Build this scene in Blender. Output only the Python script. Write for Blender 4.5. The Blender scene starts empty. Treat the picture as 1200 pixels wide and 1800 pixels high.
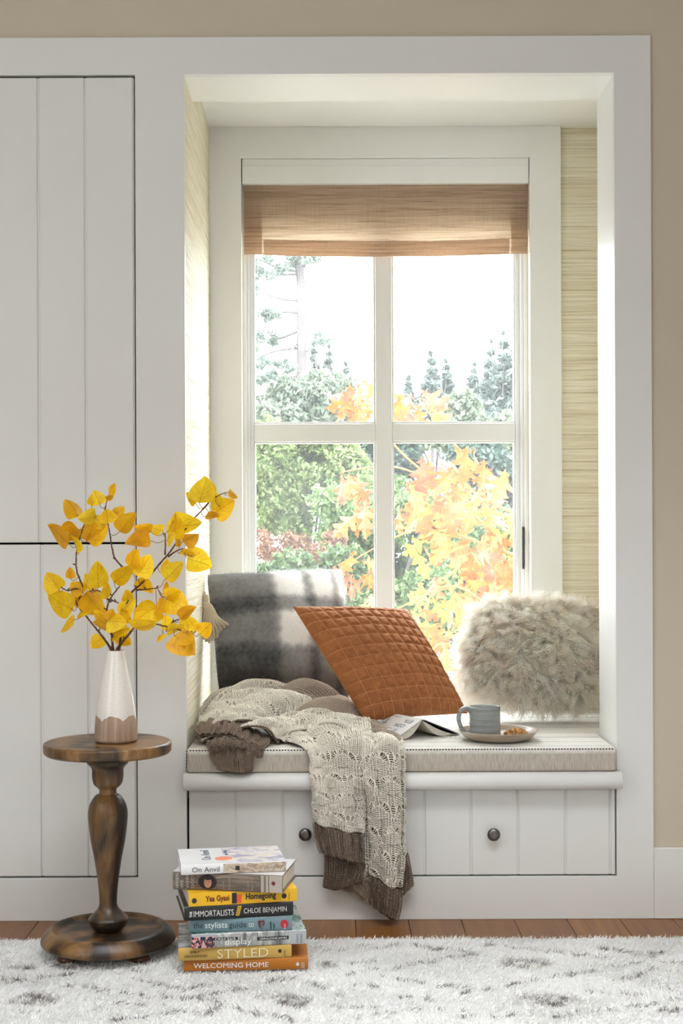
import bpy, bmesh, math, random
import numpy as np
from mathutils import Vector, Matrix, noise as mnoise
R = random.Random(7); NR = np.random.default_rng(7)
sc = bpy.context.scene; COL = sc.collection
# ------------------------------------------------------------------ camera
D, H, F, ROLL = 3.57, 0.967, 2500.0, 0.004
cam = bpy.data.objects.new('camera', bpy.data.cameras.new('camera')); COL.objects.link(cam)
cam.location = (0, -D, H); cam.rotation_mode = 'QUATERNION'
cam.rotation_quaternion = (Matrix.Rotation(math.pi/2, 3, 'X') @ Matrix.Rotation(-ROLL, 3, 'Z')).to_quaternion()
cam.data.sensor_fit = 'VERTICAL'; cam.data.sensor_height = 24; cam.data.lens = F/1800*24
cam.data.shift_x = 15/1800; cam.data.shift_y = 40/1800
cam.data.clip_start = 0.05; cam.data.clip_end = 300
sc.camera = cam
def P(px, py, Y):
    """world point at depth Y seen at a pixel of the 1200x1800 photograph"""
    u, v = px-585, py-940
    k = (D+Y)/F
    return ((u-ROLL*v)*k, Y, H-(v+ROLL*u)*k)
# ------------------------------------------------------------------ sky, sun, room light, exposure
w = bpy.data.worlds.new('overcast_sky'); sc.world = w; w.use_nodes = True
bg = w.node_tree.nodes['Background']; bg.inputs[0].default_value = (0.88, 0.94, 1.0, 1); bg.inputs[1].default_value = 11.5
def light(name, kind, loc, target, energy, size=None, color=(1,1,1)):
    l = bpy.data.lights.new(name, kind); l.energy = energy; l.color = color
    if kind == 'AREA': l.shape = 'RECTANGLE'; l.size, l.size_y = size
    o = bpy.data.objects.new(name, l); COL.objects.link(o); o.location = loc
    o.rotation_euler = (Vector(target)-Vector(loc)).to_track_quat('-Z', 'Y').to_euler()
    return o
sun = light('sun', 'SUN', (-6, 2, 12), (0, 9, 0), 7.0, color=(1, .96, .88)); sun.data.angle = 0.03
light('room_window_light', 'AREA', (-2.05, -2.1, 1.45), (0.2, -0.2, .9), 25, (1.7, 1.7), (.93, .97, 1))
light('room_back_fill', 'AREA', (.9, -5.0, 1.9), (0.1, 0, 1.0), 27, (3.0, 1.8), (.93, .965, 1))  # unseen fill light added behind the camera
dl = light('overhead_fill', 'AREA', (.3, -1.75, 2.7), (.3, -1.15, 0), 25, (2.6, 1.0), (.95, .975, 1)); dl.data.spread = math.radians(80)  # unseen overhead fill added to brighten the rug, beam narrowed to spare the wall
sc.view_settings.view_transform = 'Standard'; sc.view_settings.look = 'None'
sc.view_settings.exposure = 0.12; sc.view_settings.gamma = 1.0; sc.view_settings.use_curve_mapping = False
# ------------------------------------------------------------------ helpers
def srgb(r, g, b):
    f = lambda c: (c/255/12.92) if c/255 <= .04045 else ((c/255+.055)/1.055)**2.4
    return (f(r), f(g), f(b), 1)
class NT:
    def __init__(s, name):
        s.m = bpy.data.materials.new(name); s.m.use_nodes = True; s.t = s.m.node_tree
        s.n = s.t.nodes; s.b = s.n['Principled BSDF']; s.out = s.n['Material Output']
    def add(s, typ, ins=None, **kw):
        n = s.n.new(typ)
        for k, v in kw.items(): setattr(n, k, v)
        for k, v in (ins or {}).items():
            if isinstance(v, bpy.types.NodeSocket): s.t.links.new(v, n.inputs[k])
            else: n.inputs[k].default_value = v
        return n
    def link(s, a, b): s.t.links.new(a, b)
    def coord(s, which='Object', scale=(1,1,1), rot=(0,0,0), loc=(0,0,0)):
        c = s.add('ShaderNodeTexCoord')
        m = s.add('ShaderNodeMapping', {'Vector': c.outputs[which], 'Scale': scale, 'Rotation': rot, 'Location': loc})
        return m.outputs[0]
    def noise(s, vec, scale=5, detail=4, rough=.5, dist=0):
        return s.add('ShaderNodeTexNoise', {'Vector': vec, 'Scale': scale, 'Detail': detail, 'Roughness': rough, 'Distortion': dist}).outputs[0]
    def ramp(s, fac, stops, interp='LINEAR'):
        r = s.add('ShaderNodeValToRGB', {'Fac': fac}); e = r.color_ramp.elements; r.color_ramp.interpolation = interp
        e[0].position, e[0].color = stops[0]; e[1].position, e[1].color = stops[-1]
        for p, c in stops[1:-1]:
            q = e.new(p); q.color = c
        return r.outputs[0]
    def mix(s, fac, a, b, mode='MIX'):
        n = s.add('ShaderNodeMix', data_type='RGBA', blend_type=mode)
        for i, v in ((0, fac), (6, a), (7, b)):
            if isinstance(v, bpy.types.NodeSocket): s.link(v, n.inputs[i])
            else: n.inputs[i].default_value = v
        return n.outputs[2]
    def math(s, op, a, b=0.0, clamp=False):
        n = s.add('ShaderNodeMath', operation=op, use_clamp=clamp)
        for i, v in ((0, a), (1, b)):
            if isinstance(v, bpy.types.NodeSocket): s.link(v, n.inputs[i])
            else: n.inputs[i].default_value = v
        return n.outputs[0]
    def col(s, c):
        if isinstance(c, bpy.types.NodeSocket): s.link(c, s.b.inputs['Base Color'])
        else: s.b.inputs['Base Color'].default_value = c
    def rough(s, v):
        if isinstance(v, bpy.types.NodeSocket): s.link(v, s.b.inputs['Roughness'])
        else: s.b.inputs['Roughness'].default_value = v
    def bump(s, h, strength=.2, dist=.001):
        n = s.add('ShaderNodeBump', {'Height': h, 'Strength': strength, 'Distance': dist}); s.link(n.outputs[0], s.b.inputs['Normal'])
    def translucent(s, color, fac=.4):
        t = s.add('ShaderNodeBsdfTranslucent'); 
        if isinstance(color, bpy.types.NodeSocket): s.link(color, t.inputs[0])
        else: t.inputs[0].default_value = color
        m = s.add('ShaderNodeMixShader', {0: fac, 1: s.b.outputs[0], 2: t.outputs[0]}); s.link(m.outputs[0], s.out.inputs[0])
def plain(name, c, r=.5, metal=0, var=.06, scale=8):
    m = NT(name); n = m.noise(m.coord(), scale, 3)
    a = tuple(max(0, x*(1-var)) for x in c[:3])+(1,); b = tuple(min(1, x*(1+var)) for x in c[:3])+(1,)
    m.col(m.ramp(n, [(.3, a), (.7, b)])); m.rough(r); m.b.inputs['Metallic'].default_value = metal
    return m.m
def obj(name, me, mat=None, parent=None, smooth=False):
    if isinstance(me, bmesh.types.BMesh):
        bm = me; me = bpy.data.meshes.new(name); bm.to_mesh(me); bm.free()
    if smooth: me.polygons.foreach_set('use_smooth', [True]*len(me.polygons))
    if mat is not None and not me.materials:
        for m in (mat if isinstance(mat, (list, tuple)) else [mat]): me.materials.append(m)
    o = bpy.data.objects.new(name, me); COL.objects.link(o)
    if parent is not None: o.parent = parent
    return o
def empty(name, loc=(0,0,0), rz=0):
    o = bpy.data.objects.new(name, None); COL.objects.link(o); o.location = loc; o.rotation_euler = (0,0,rz); o.empty_display_size = .05
    return o
def tag(o, label=None, cat=None, group=None, kind=None):
    if label: o['label'] = label
    if cat: o['category'] = cat
    if group: o['group'] = group
    if kind: o['kind'] = kind
    return o
def npmesh(name, V, Fq, cols=None, uvs=None):
    """V (n,3), Fq (m,4) or (m,3)"""
    me = bpy.data.meshes.new(name); V = np.asarray(V, np.float32); Fq = np.asarray(Fq, np.int32); k = Fq.shape[1]
    me.vertices.add(len(V)); me.vertices.foreach_set('co', V.ravel())
    me.loops.add(Fq.size); me.loops.foreach_set('vertex_index', Fq.ravel())
    me.polygons.add(len(Fq)); me.polygons.foreach_set('loop_start', np.arange(0, Fq.size, k, dtype=np.int32))
    me.update(calc_edges=True)
    if cols is not None:
        a = me.color_attributes.new('Col', 'FLOAT_COLOR', 'POINT'); c = np.ones((len(V), 4), np.float32); c[:, :3] = cols
        a.data.foreach_set('color', c.ravel())
    if uvs is not None:
        l = me.uv_layers.new(name='UVMap'); l.data.foreach_set('uv', np.asarray(uvs, np.float32)[Fq.ravel()].ravel())
    return me
def box(bm, x0, x1, y0, y1, z0, z1, bev=0, seg=1, mi=0):
    r = bmesh.ops.create_cube(bm, size=1)
    M = Matrix.Translation(((x0+x1)/2, (y0+y1)/2, (z0+z1)/2)) @ Matrix.Diagonal((x1-x0, y1-y0, z1-z0, 1))
    bmesh.ops.transform(bm, matrix=M, verts=r['verts'])
    es = set(e for v in r['verts'] for e in v.link_edges)
    fs = set(f for v in r['verts'] for f in v.link_faces)
    for f in fs: f.material_index = mi
    if bev: bmesh.ops.bevel(bm, geom=list(es), offset=bev, segments=seg, affect='EDGES', profile=.5)
def bx(name, x0, x1, y0, y1, z0, z1, mat, parent=None, bev=0, seg=1):
    bm = bmesh.new(); box(bm, x0, x1, y0, y1, z0, z1, bev, seg); return obj(name, bm, mat, parent)
def lathe(prof, n=64, cap=True):
    prof = np.array(prof); k = len(prof); a = np.linspace(0, 2*np.pi, n, endpoint=False)
    V = np.stack([prof[:, 0][:, None]*np.cos(a), prof[:, 0][:, None]*np.sin(a), np.repeat(prof[:, 1][:, None], n, 1)], -1).reshape(-1, 3)
    F_ = []
    for i in range(k-1):
        for j in range(n): F_.append((i*n+j, i*n+(j+1) % n, (i+1)*n+(j+1) % n, (i+1)*n+j))
    bm = bmesh.new(); vs = [bm.verts.new(v) for v in V]
    for f in F_:
        bm.faces.new([vs[i] for i in f])
    if cap:
        if prof[0, 0] > 1e-6: bm.faces.new([vs[j] for j in range(n)][::-1])
        if prof[-1, 0] > 1e-6: bm.faces.new([vs[(k-1)*n+j] for j in range(n)])
    bmesh.ops.remove_doubles(bm, verts=bm.verts, dist=1e-6)
    bmesh.ops.recalc_face_normals(bm, faces=bm.faces)
    return bm
def smoothprof(pts, sub=5):
    """Catmull-Rom through profile points"""
    p = np.array([pts[0]]+list(pts)+[pts[-1]], float); out = []
    for i in range(1, len(p)-2):
        for t in np.linspace(0, 1, sub, endpoint=False):
            out.append(.5*((2*p[i])+(-p[i-1]+p[i+1])*t+(2*p[i-1]-5*p[i]+4*p[i+1]-p[i+2])*t*t+(-p[i-1]+3*p[i]-3*p[i+1]+p[i+2])*t**3))
    out.append(p[-2]); return np.array(out)
def tubes(paths, rad, sides=5, name='tube'):
    """paths (n,k,3) array; rad scalar or (n,k)"""
    Pn = np.asarray(paths, float); n, k, _ = Pn.shape
    T = np.gradient(Pn, axis=1); T /= np.linalg.norm(T, axis=2, keepdims=True)+1e-12
    ref = np.where(np.abs(T[..., 2:3]) > .9, np.array([1., 0, 0]), np.array([0, 0, 1.]))
    A = np.cross(T, ref); A /= np.linalg.norm(A, axis=2, keepdims=True)+1e-12; B = np.cross(T, A)
    rad = np.broadcast_to(np.asarray(rad, float), (n, k))[..., None, None]
    a = np.linspace(0, 2*np.pi, sides, endpoint=False)
    V = Pn[:, :, None]+rad*(np.cos(a)[:, None]*A[:, :, None]+np.sin(a)[:, None]*B[:, :, None])
    idx = np.arange(n*k*sides).reshape(n, k, sides); r = np.roll(idx, -1, 2)
    Fq = np.stack([idx[:, :-1], r[:, :-1], r[:, 1:], idx[:, 1:]], -1).reshape(-1, 4)
    return V.reshape(-1, 3), Fq
def crspline(pts, n):
    q = smoothprof(pts, 12); s = np.r_[0, np.cumsum(np.linalg.norm(np.diff(q, axis=0), axis=1))]
    t = np.linspace(0, s[-1], n); return np.stack([np.interp(t, s, q[:, i]) for i in range(q.shape[1])], 1)
def gridmesh(P3):
    """P3 (r,c,3) -> verts, quads"""
    r, c, _ = P3.shape; i = np.arange(r*c).reshape(r, c)
    return P3.reshape(-1, 3), np.stack([i[:-1, :-1], i[:-1, 1:], i[1:, 1:], i[1:, :-1]], -1).reshape(-1, 4)
def surf(ctrl, nr, nc):
    """Catmull-Rom tensor surface through a grid of 3-D points"""
    C = np.array(ctrl, float)
    rows = np.array([crs_u(C[i], nc) for i in range(len(C))])
    return np.array([crs_u(rows[:, j], nr) for j in range(nc)]).transpose(1, 0, 2)
def crs_u(p, n):
    p = np.asarray(p, float); m = len(p); q = np.vstack([2*p[0]-p[1], p, 2*p[-1]-p[-2]])
    t = np.linspace(0, m-1-1e-9, n); i = t.astype(int); f = (t-i)[:, None]; a, b, c, d = q[i], q[i+1], q[i+2], q[i+3]
    return .5*(2*b+(c-a)*f+(2*a-5*b+4*c-d)*f**2+(3*b-a-3*c+d)*f**3)
# ------------------------------------------------------------------ materials
def paint(name, c, r=.38, bump=.05):
    m = NT(name); v = m.coord('Object'); n = m.noise(v, 3, 3)
    m.col(m.ramp(n, [(.3, tuple(x*.985 for x in c[:3])+(1,)), (.7, c)])); m.rough(r)
    m.bump(m.noise(m.coord('Object', (1, 1, 4)), 60, 3), bump, .0006); return m.m
WHITE = paint('white_satin_paint', (.785, .785, .765, 1)); CREAM = paint('warm_white_paint', (.84, .835, .81, 1))
WIN = paint('window_white_paint', (.82, .815, .79, 1), .3)
GREIGE = paint('greige_wall_paint', (.60, .53, .42, 1), .75, .15)
CEIL = paint('ceiling_paint', (.82, .81, .78, 1), .8); DARKV = plain('dark_void', (.012, .011, .01, 1), .9)
def grasscloth():
    m = NT('woven_grasscloth')
    v = m.coord('Object', (2.2, 2.2, 190)); a = m.noise(v, 1, 6, .62, .25)
    v2 = m.coord('Object', (9, 9, 420)); b = m.noise(v2, 1, 3, .6)
    c = m.ramp(a, [(.26, srgb(182, 162, 124)), (.38, srgb(222, 212, 186)), (.5, srgb(238, 231, 210)), (.66, srgb(246, 242, 228)), (.8, srgb(232, 222, 200))])
    m.col(m.mix(.4, c, m.ramp(b, [(.3, srgb(192, 174, 142)), (.55, srgb(250, 247, 236))]), 'MULTIPLY')); m.rough(.62); m.b.inputs['Specular IOR Level'].default_value = .2
    m.bump(m.math('ADD', a, b), .6, .0018); return m.m
GRASS = grasscloth()
def oak():
    m = NT('oiled_oak'); v = m.coord('Object', (22, 1.6, 22)); a = m.noise(v, 1.5, 6, .6, .8)
    i = m.add('ShaderNodeObjectInfo').outputs['Random']
    c = m.ramp(a, [(.25, srgb(104, 64, 28)), (.5, srgb(138, 90, 44)), (.75, srgb(158, 108, 58))])
    m.col(m.mix(m.math('MULTIPLY', i, .45), c, srgb(108, 66, 32))); m.rough(.38); m.bump(a, .1, .0006); return m.m
OAK = oak()
# ------------------------------------------------------------------ structure
def plate(xs, zs, solid, y0, y1):
    """plate with rectangular holes: cells of a grid, outer faces only"""
    bm = bmesh.new(); nx, nz = len(xs)-1, len(zs)-1; S = lambda i, j: 0 <= i < nx and 0 <= j < nz and solid(i, j)
    vd = {}
    def v(i, j, k):
        if (i, j, k) not in vd: vd[i, j, k] = bm.verts.new((xs[i], (y0, y1)[k], zs[j]))
        return vd[i, j, k]
    for i in range(nx):
        for j in range(nz):
            if not S(i, j): continue
            bm.faces.new([v(i, j, 0), v(i+1, j, 0), v(i+1, j+1, 0), v(i, j+1, 0)]); bm.faces.new([v(i, j, 1), v(i, j+1, 1), v(i+1, j+1, 1), v(i+1, j, 1)])
            if not S(i-1, j): bm.faces.new([v(i, j, 0), v(i, j+1, 0), v(i, j+1, 1), v(i, j, 1)])
            if not S(i+1, j): bm.faces.new([v(i+1, j, 0), v(i+1, j, 1), v(i+1, j+1, 1), v(i+1, j+1, 0)])
            if not S(i, j-1): bm.faces.new([v(i, j, 0), v(i, j, 1), v(i+1, j, 1), v(i+1, j, 0)])
            if not S(i, j+1): bm.faces.new([v(i, j+1, 0), v(i+1, j+1, 0), v(i+1, j+1, 1), v(i, j+1, 1)])
    bmesh.ops.recalc_face_normals(bm, faces=bm.faces); return bm
def st(o, label): return tag(o, label, kind='structure')
XD, XL, XR, XT = -.4927, -.3695, .709, .802          # door edge, nook left, nook right, casing outer edge
ZT, ZN, ZD, ZS, ZC = 2.218, 2.124, .948, .374, 2.201  # casing top, nook head, door split, seat moulding top, nook ceiling
DX0 = -1.45                                            # far left edge of the cabinet doors
xs = [-1.75, DX0, XD, XL, XR, XT]; zs = [0, .107, .331, ZS, ZN, ZT]
def solid(i, j):
    if i == 1 and 1 <= j <= 3: return False
    if i == 3 and j in (1, 3): return False
    return True
o = st(obj('trim_1', plate(xs, zs, solid, 0, .02), WHITE), 'white painted face frame and casing around the window nook and cabinet doors')
b = o.modifiers.new('bevel', 'BEVEL'); b.width = .0015; b.segments = 2; b.limit_method = 'ANGLE'
RX0, RX1, RY, RZ = -2.2, 2.3, -5.4, 2.75; NY_ = .80
g = plate([RX0, -1.75, XT, RX1], [0, ZT, RZ], lambda i, j: not (i == 1 and j == 0), .008, .10)
st(obj('wall_front', g, GREIGE), 'greige painted wall above and beside the built-in')
o = bx('baseboard_front', XT, RX1, -.004, .008, 0, .178, WHITE, bev=.002); st(o, 'white baseboard right of the nook casing')
st(bx('wall_left', RX0-.1, RX0, RY, NY_, 0, RZ, GREIGE), 'greige side wall of the room, out of view')
st(bx('wall_right', RX1, RX1+.1, RY, NY_, 0, RZ, GREIGE), 'greige opposite side wall of the room, out of view')
st(bx('wall_back', RX0, RX1, RY-.1, RY, 0, RZ, GREIGE), 'greige wall behind the viewer, out of view')
st(bx('ceiling', RX0-.1, RX1+.1, RY-.1, NY_, RZ, RZ+.1, CEIL), 'white room ceiling, out of view')
fl = empty('floor'); st(fl, 'oiled oak plank floor running towards the window seat')
bx('subfloor', RX0, RX1, RY, .78, -.06, -.019, DARKV, fl)
x = RX0; k = 0; pm = {}
while x < RX1-.02:
    x1 = min(x+.1325, RX1); y0 = RY
    cuts = [RY]+sorted(R.uniform(RY+.8, -1.4) for _ in range(2))+[.018]
    for a, b_ in zip(cuts, cuts[1:]):
        bx('plank', x+.0006, x1-.0006, a+.0005, b_-.0005, -.019, 0, OAK, fl, bev=.0008)
    x = x1
# nook shell
NX1, NY = .86, .75
st(bx('wall_nook_left', XL-.06, XL, .02, NY+.15, .30, ZC+.1, GRASS), 'straw grasscloth wall at the left side of the window nook')
st(bx('wall_nook_right', NX1, NX1+.06, .10, NY+.15, .30, ZC+.1, GRASS), 'grasscloth side wall hidden behind the right jamb')
st(bx('ceiling_nook', XL, NX1, .225, NY, ZC, ZC+.08, CREAM), 'white painted ceiling of the window nook')
st(bx('trim_2', XL, NX1, .02, .225, ZN, ZC+.08, CREAM), 'white painted header soffit at the front of the nook')
st(bx('trim_3', XR, NX1, .02, .225, .30, ZN, WHITE), 'white painted jamb at the right side of the nook')
WL, WR, WT, WB = -.2735, .5985, 2.106, .515
g = plate([-2.4, XL, WL, WR, NX1, 2.4], [-.4, .30, WB, WT, ZC, 2.95], lambda i, j: not (i == 2 and j == 2), NY, NY+.15)
st(obj('wall_nook_back', g, GRASS), 'straw grasscloth wall around the window at the back of the nook')
g = plate([XL, WL, WR, .693], [.42, WB, WT, ZC], lambda i, j: not (i == 1 and j == 1), .73, NY)
o = st(obj('trim_4', g, CREAM), 'wide flat white casing around the nook window')
b = o.modifiers.new('bevel', 'BEVEL'); b.width = .001; b.segments = 2; b.limit_method = 'ANGLE'
# window
win = st(empty('window_1', (0, .8, WB)), 'white four pane window overlooking an autumn garden')
GL, GR, GT, GB = -.242, .562, 1.894, .537; M0, M1, N0, N1 = .1317, .184, 1.253, 1.309
def rel(o, p=win): o.location = -p.location; return o
g = plate([WL, WL+.012, WR-.012, WR], [WB, WB+.012, WT-.012, WT], lambda i, j: not (i == 1 and j == 1), .775, .90); rel(obj('window_frame', g, WIN, win))
g = plate([WL+.012, WL+.02, WR-.022, WR-.012], [WB+.012, WB+.018, WT-.02, WT-.012], lambda i, j: not (i == 1 and j == 1), .785, .84); rel(obj('window_stop', g, WIN, win))
g = plate([WL+.02, GL, GR, WR-.022], [WB+.018, GB, GT, WT-.02], lambda i, j: not (i == 1 and j == 1), .80, .84); o = rel(obj('sash_frame', g, WIN, win))
rel(bx('muntin', M0, M1, .802, .838, GB, GT, WIN, win, .002)); 
for a, b_ in ((GL, M0), (M1, GR)): rel(bx('muntin', a, b_, .801, .838, N0, N1, WIN, win, .002))
gm = NT('window_glass'); gm.n.remove(gm.b)
tr = gm.add('ShaderNodeBsdfTransparent', {0: (.97, .985, .98, 1)}); gl = gm.add('ShaderNodeBsdfGlossy', {'Roughness': .02}); fr = gm.add('ShaderNodeFresnel', {0: 1.35})
dt = gm.add('ShaderNodeBsdfTranslucent', {0: (.95, .97, .98, 1)})  # pale veil mixed into the panes imitates outdoor haze
m1 = gm.add('ShaderNodeMixShader', {0: fr.outputs[0], 1: tr.outputs[0], 2: gl.outputs[0]})
dn = gm.noise(gm.coord('Object'), 2.5, 3)
m2 = gm.add('ShaderNodeMixShader', {0: gm.math('MULTIPLY', dn, .065), 1: m1.outputs[0], 2: dt.outputs[0]}); gm.link(m2.outputs[0], gm.out.inputs[0]); GLASS = gm.m
for a, b_ in ((GL, M0), (M1, GR)):
    for c, d in ((GB, N0), (N1, GT)):
        bm = bmesh.new(); e = .005
        for q in ((a, b_, c, c+e), (a, b_, d-e, d), (a, a+e, c+e, d-e), (b_-e, b_, c+e, d-e)): box(bm, q[0], q[1], .806, .832, q[2], q[3], .0012)
        rel(obj('glazing_bead', bm, WIN, win))
        bm = bmesh.new(); bm.faces.new([bm.verts.new(p) for p in ((a, .818, c), (b_, .818, c), (b_, .818, d), (a, .818, d))])
        rel(obj('pane', bm, GLASS, win))
o = rel(bx('window_latch', WR-.0195, WR-.0155, .772, .786, .86, .99, plain('dark_bronze', (.05, .045, .04, 1), .4, .8), win, .002)); o['label'] = 'slim dark bronze latch'
# roman shade
shade = empty('roman_shade', ((WL+WR)/2, .76, 1.99)); tag(shade, 'natural tan woven linen roman shade with white headrail at the window top', 'shade')
hz = P(600, 323, .74)[2]
bm = bmesh.new(); box(bm, WL+.003, WR-.002, .738, .77, hz, 2.1055, .001, 2); box(bm, WL+.003, WR-.002, .736, .74, 2.083, 2.085); o = rel(obj('headrail', bm, CREAM, shade), shade); o['label'] = 'white painted headrail'
def linen():
    m = NT('tan_slub_linen'); v = m.coord('Object', (6, 6, 240)); a = m.noise(v, 1, 5, .65, .2)
    b = m.noise(m.coord('Object', (420, 420, 8)), 1, 3)
    c = m.ramp(a, [(.25, srgb(150, 124, 100)), (.42, srgb(194, 170, 148)), (.6, srgb(216, 194, 172)), (.8, srgb(224, 206, 186))])
    c = m.mix(.25, c, m.ramp(b, [(.3, srgb(160, 138, 115)), (.7, srgb(240, 225, 200))]), 'MULTIPLY'); m.col(c); m.rough(.9)
    m.bump(m.math('ADD', a, b), .5, .0012); m.translucent(c, .5); return m.m
LIN = linen()
def shade_sheet(x0, x1, z0, z1, yb, bulge, sag, nx=48, nz=30):
    X, Zf = np.meshgrid(np.linspace(x0, x1, nx), np.linspace(0, 1, nz)); t = (X-x0)/(x1-x0)
    s = sag*np.sin(np.pi*np.clip((t-.05)*1.1, 0, 1))**.7
    Z = z1+(z0-s-z1)*Zf
    Y = yb-bulge*np.exp(-((Zf-.82)/.13)**2)*(.8+.3*np.sin(7*t+1))+.0015*np.sin(23*t+4*Zf)*Zf
    return np.stack([X, Y, Z], -1)
SX0, SX1 = WL+.0065, WR-.0035; SZ1 = hz+.01; SZ0 = P(440, 448, .76)[2]
me = npmesh('shade_fabric', *gridmesh(shade_sheet(SX0, SX1, SZ0, SZ1, .757, .012, .008))); o = rel(obj('shade_fabric', me, LIN, shade, True), shade)
hem = NT('tan_linen_hem'); HEM = LIN
for nm, q in (('hem', (SX0, SX0+.058, SZ0, SZ1)), ('hem', (SX1-.052, SX1, SZ0, SZ1)), ('hem', (SX0+.058, SX1-.052, SZ0, SZ0+.034))):
    G = shade_sheet(SX0, SX1, SZ0, SZ1, .757, .012, .008, 200, 60); G[..., 1] += .0025
    mk = (G[0, :, 0] >= q[0]-1e-6) & (G[0, :, 0] <= q[1]+1e-6); G = G[:, mk]
    if q[2] > SZ0-1 and q[3] < SZ1: G = G[47:]
    rel(obj(nm, npmesh(nm, *gridmesh(G)), LIN, shade, True), shade)
# ------------------------------------------------------------------ cabinet doors
def board_door(name, x1, z0, z1, edges, label):
    """doors made of vee-jointed boards; edges = board joints going left from x1"""
    t = empty(name, (x1+1, -.1, z0)); t.parent = cab; t['label'] = label; cab_off = t
    e = [x1]+edges
    for b_, a in zip(e, e[1:]):
        o = bx('board', a+.0022, b_-.0022, .004, .024, z0, z1, WHITE, t, .0032, 2); o.location = (-x1, 0, -z0)
    o = bx('door_backing', e[-1], x1, .0085, .0245, z0+.0005, z1-.0005, WHITE, t); o.location = (-x1, 0, -z0)
    return t
J = [-.619, -.737, -.855, -.973, -1.091, -1.209, -1.327, -1.446]
cab = empty('tall_cabinet', (-1, .1, 0)); tag(cab, 'tall white built-in cabinet with two flush board doors left of the nook', 'cabinet')
board_door('cabinet_door', XD-.004, ZD+.0025, ZN-.005, J, 'tall white upper cabinet door of vertical boards above the dark seam')
board_door('cabinet_door', XD-.004, .111, ZD-.0025, [x+.004 for x in J], 'white lower cabinet door of vertical boards behind the pedestal table')
bm = bmesh.new(); box(bm, -1.47, XD+.02, .10, .115, .09, ZN+.02); box(bm, -1.47, -1.46, .03, .115, .09, ZN+.02)
for z in (.09, ZN+.005): box(bm, -1.47, XD+.02, .03, .10, z, z+.012)
box(bm, XD+.008, XD+.02, .021, .10, .09, ZN+.02); o = obj('carcass', bm, DARKV, cab); o.location = (1, -.1, 0)
# ------------------------------------------------------------------ window seat
seat = empty('window_seat', (.17, .1, 0)); tag(seat, 'white built-in window seat bench with bullnose ledge and board drawer', 'bench')
rr = lambda o: rel(o, seat)
bm = bmesh.new()
a = np.linspace(-np.pi/2, np.pi/2, 25); pr = [(-.028-.0185*math.cos(t), .3525+.0215*math.sin(t)) for t in a]
poly = pr+[(-.0008, .374), (-.0008, .331)]; x0, x1 = XL-.004, XR+.006
L_ = [bm.verts.new((x0, y, z)) for y, z in poly]; R_ = [bm.verts.new((x1, y, z)) for y, z in poly]; n = len(poly)
for i in range(n): bm.faces.new([L_[i], L_[(i+1) % n], R_[(i+1) % n], R_[i]])
bm.faces.new(L_[::-1]); bm.faces.new(R_); bmesh.ops.recalc_face_normals(bm, faces=bm.faces); o = rr(obj('bullnose_moulding', bm, WHITE, seat))
for f in o.data.polygons: f.use_smooth = abs(f.normal.x) < .5
o.modifiers.new('w', 'WEIGHTED_NORMAL')
bm = bmesh.new(); box(bm, XL+.001, XR-.001, 0.0005, .226, .352, .3735); box(bm, XL+.001, NX1-.001, .226, NY-.001, .352, .3735); rr(obj('seat_board', bm, WHITE, seat))
bm = bmesh.new(); box(bm, XL+.02, XR-.02, .3, .31, .02, .34); box(bm, XL-.02, XL-.012, .021, .3, .02, .34);  box(bm, XR+.012, XR+.02, .021, .3, .02, .34); box(bm, XL-.02, XR+.02, .021, .3, .02, .03)
rr(obj('drawer_cavity', bm, DARKV, seat))
dr = empty('drawer'); dr.parent = seat; dr.location = -seat.location
jx = [P(q, 1460, 0)[0] for q in (331, 413, 497, 580, 663, 746, 828, 911, 994, 1073, 1082.5)]
for a_, b_ in zip(jx, jx[1:]): bx('drawer_board', a_+.002, b_-.002, .004, .024, .1105, .3265, WHITE, dr, .0032 if b_-a_ > .05 else .002, 2)
bx('drawer_backing', jx[0]+.001, jx[-1]-.001, .0085, .0245, .111, .326, WHITE, dr)
PEW = plain('brushed_pewter', (.16, .15, .14, 1), .33, 1.0)
for px in (536, 868):
    p = P(px, 1468, -.02)
    g = lathe(smoothprof([(.0, .026), (.009, .0255), (.0155, .021), (.0155, .0165), (.011, .013), (.006, .010), (.0058, .004), (.009, .0015), (.009, 0)], 4), 40)
    bmesh.ops.rotate(g, verts=g.verts, matrix=Matrix.Rotation(math.pi/2, 3, 'X')); bmesh.ops.translate(g, verts=g.verts, vec=(p[0], .004, p[2]))
    k_ = obj('knob', g, PEW, dr, True); k_['label'] = 'round brushed pewter knob'
# seat cushion: L shaped box with soft edges, dashed stripe stitches as geometry
def cushionmat():
    m = NT('oat_woven_cotton'); v = m.coord('Object', (30, 30, 700)); a = m.noise(m.coord('Object', (900, 40, 40)), 1, 3); b = m.noise(m.coord('Object', (60, 900, 60)), 1, 3)
    g_ = m.add('ShaderNodeNewGeometry'); s = m.add('ShaderNodeSeparateXYZ', {0: m.add('ShaderNodeTexCoord').outputs['Object']})
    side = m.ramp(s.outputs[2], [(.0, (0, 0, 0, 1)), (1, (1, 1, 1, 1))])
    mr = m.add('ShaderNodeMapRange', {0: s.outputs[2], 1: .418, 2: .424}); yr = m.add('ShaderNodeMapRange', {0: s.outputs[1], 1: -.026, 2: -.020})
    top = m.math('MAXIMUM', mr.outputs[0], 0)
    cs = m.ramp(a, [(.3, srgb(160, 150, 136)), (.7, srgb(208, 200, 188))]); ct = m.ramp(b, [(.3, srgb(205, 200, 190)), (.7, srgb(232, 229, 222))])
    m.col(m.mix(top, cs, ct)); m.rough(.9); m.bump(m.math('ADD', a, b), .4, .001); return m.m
CUSH = cushionmat()
cu = empty('seat_cushion', (.17, .1, ZS)); tag(cu, 'flat oat linen seat cushion with dashed charcoal stripes on the window seat', 'cushion')
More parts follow.
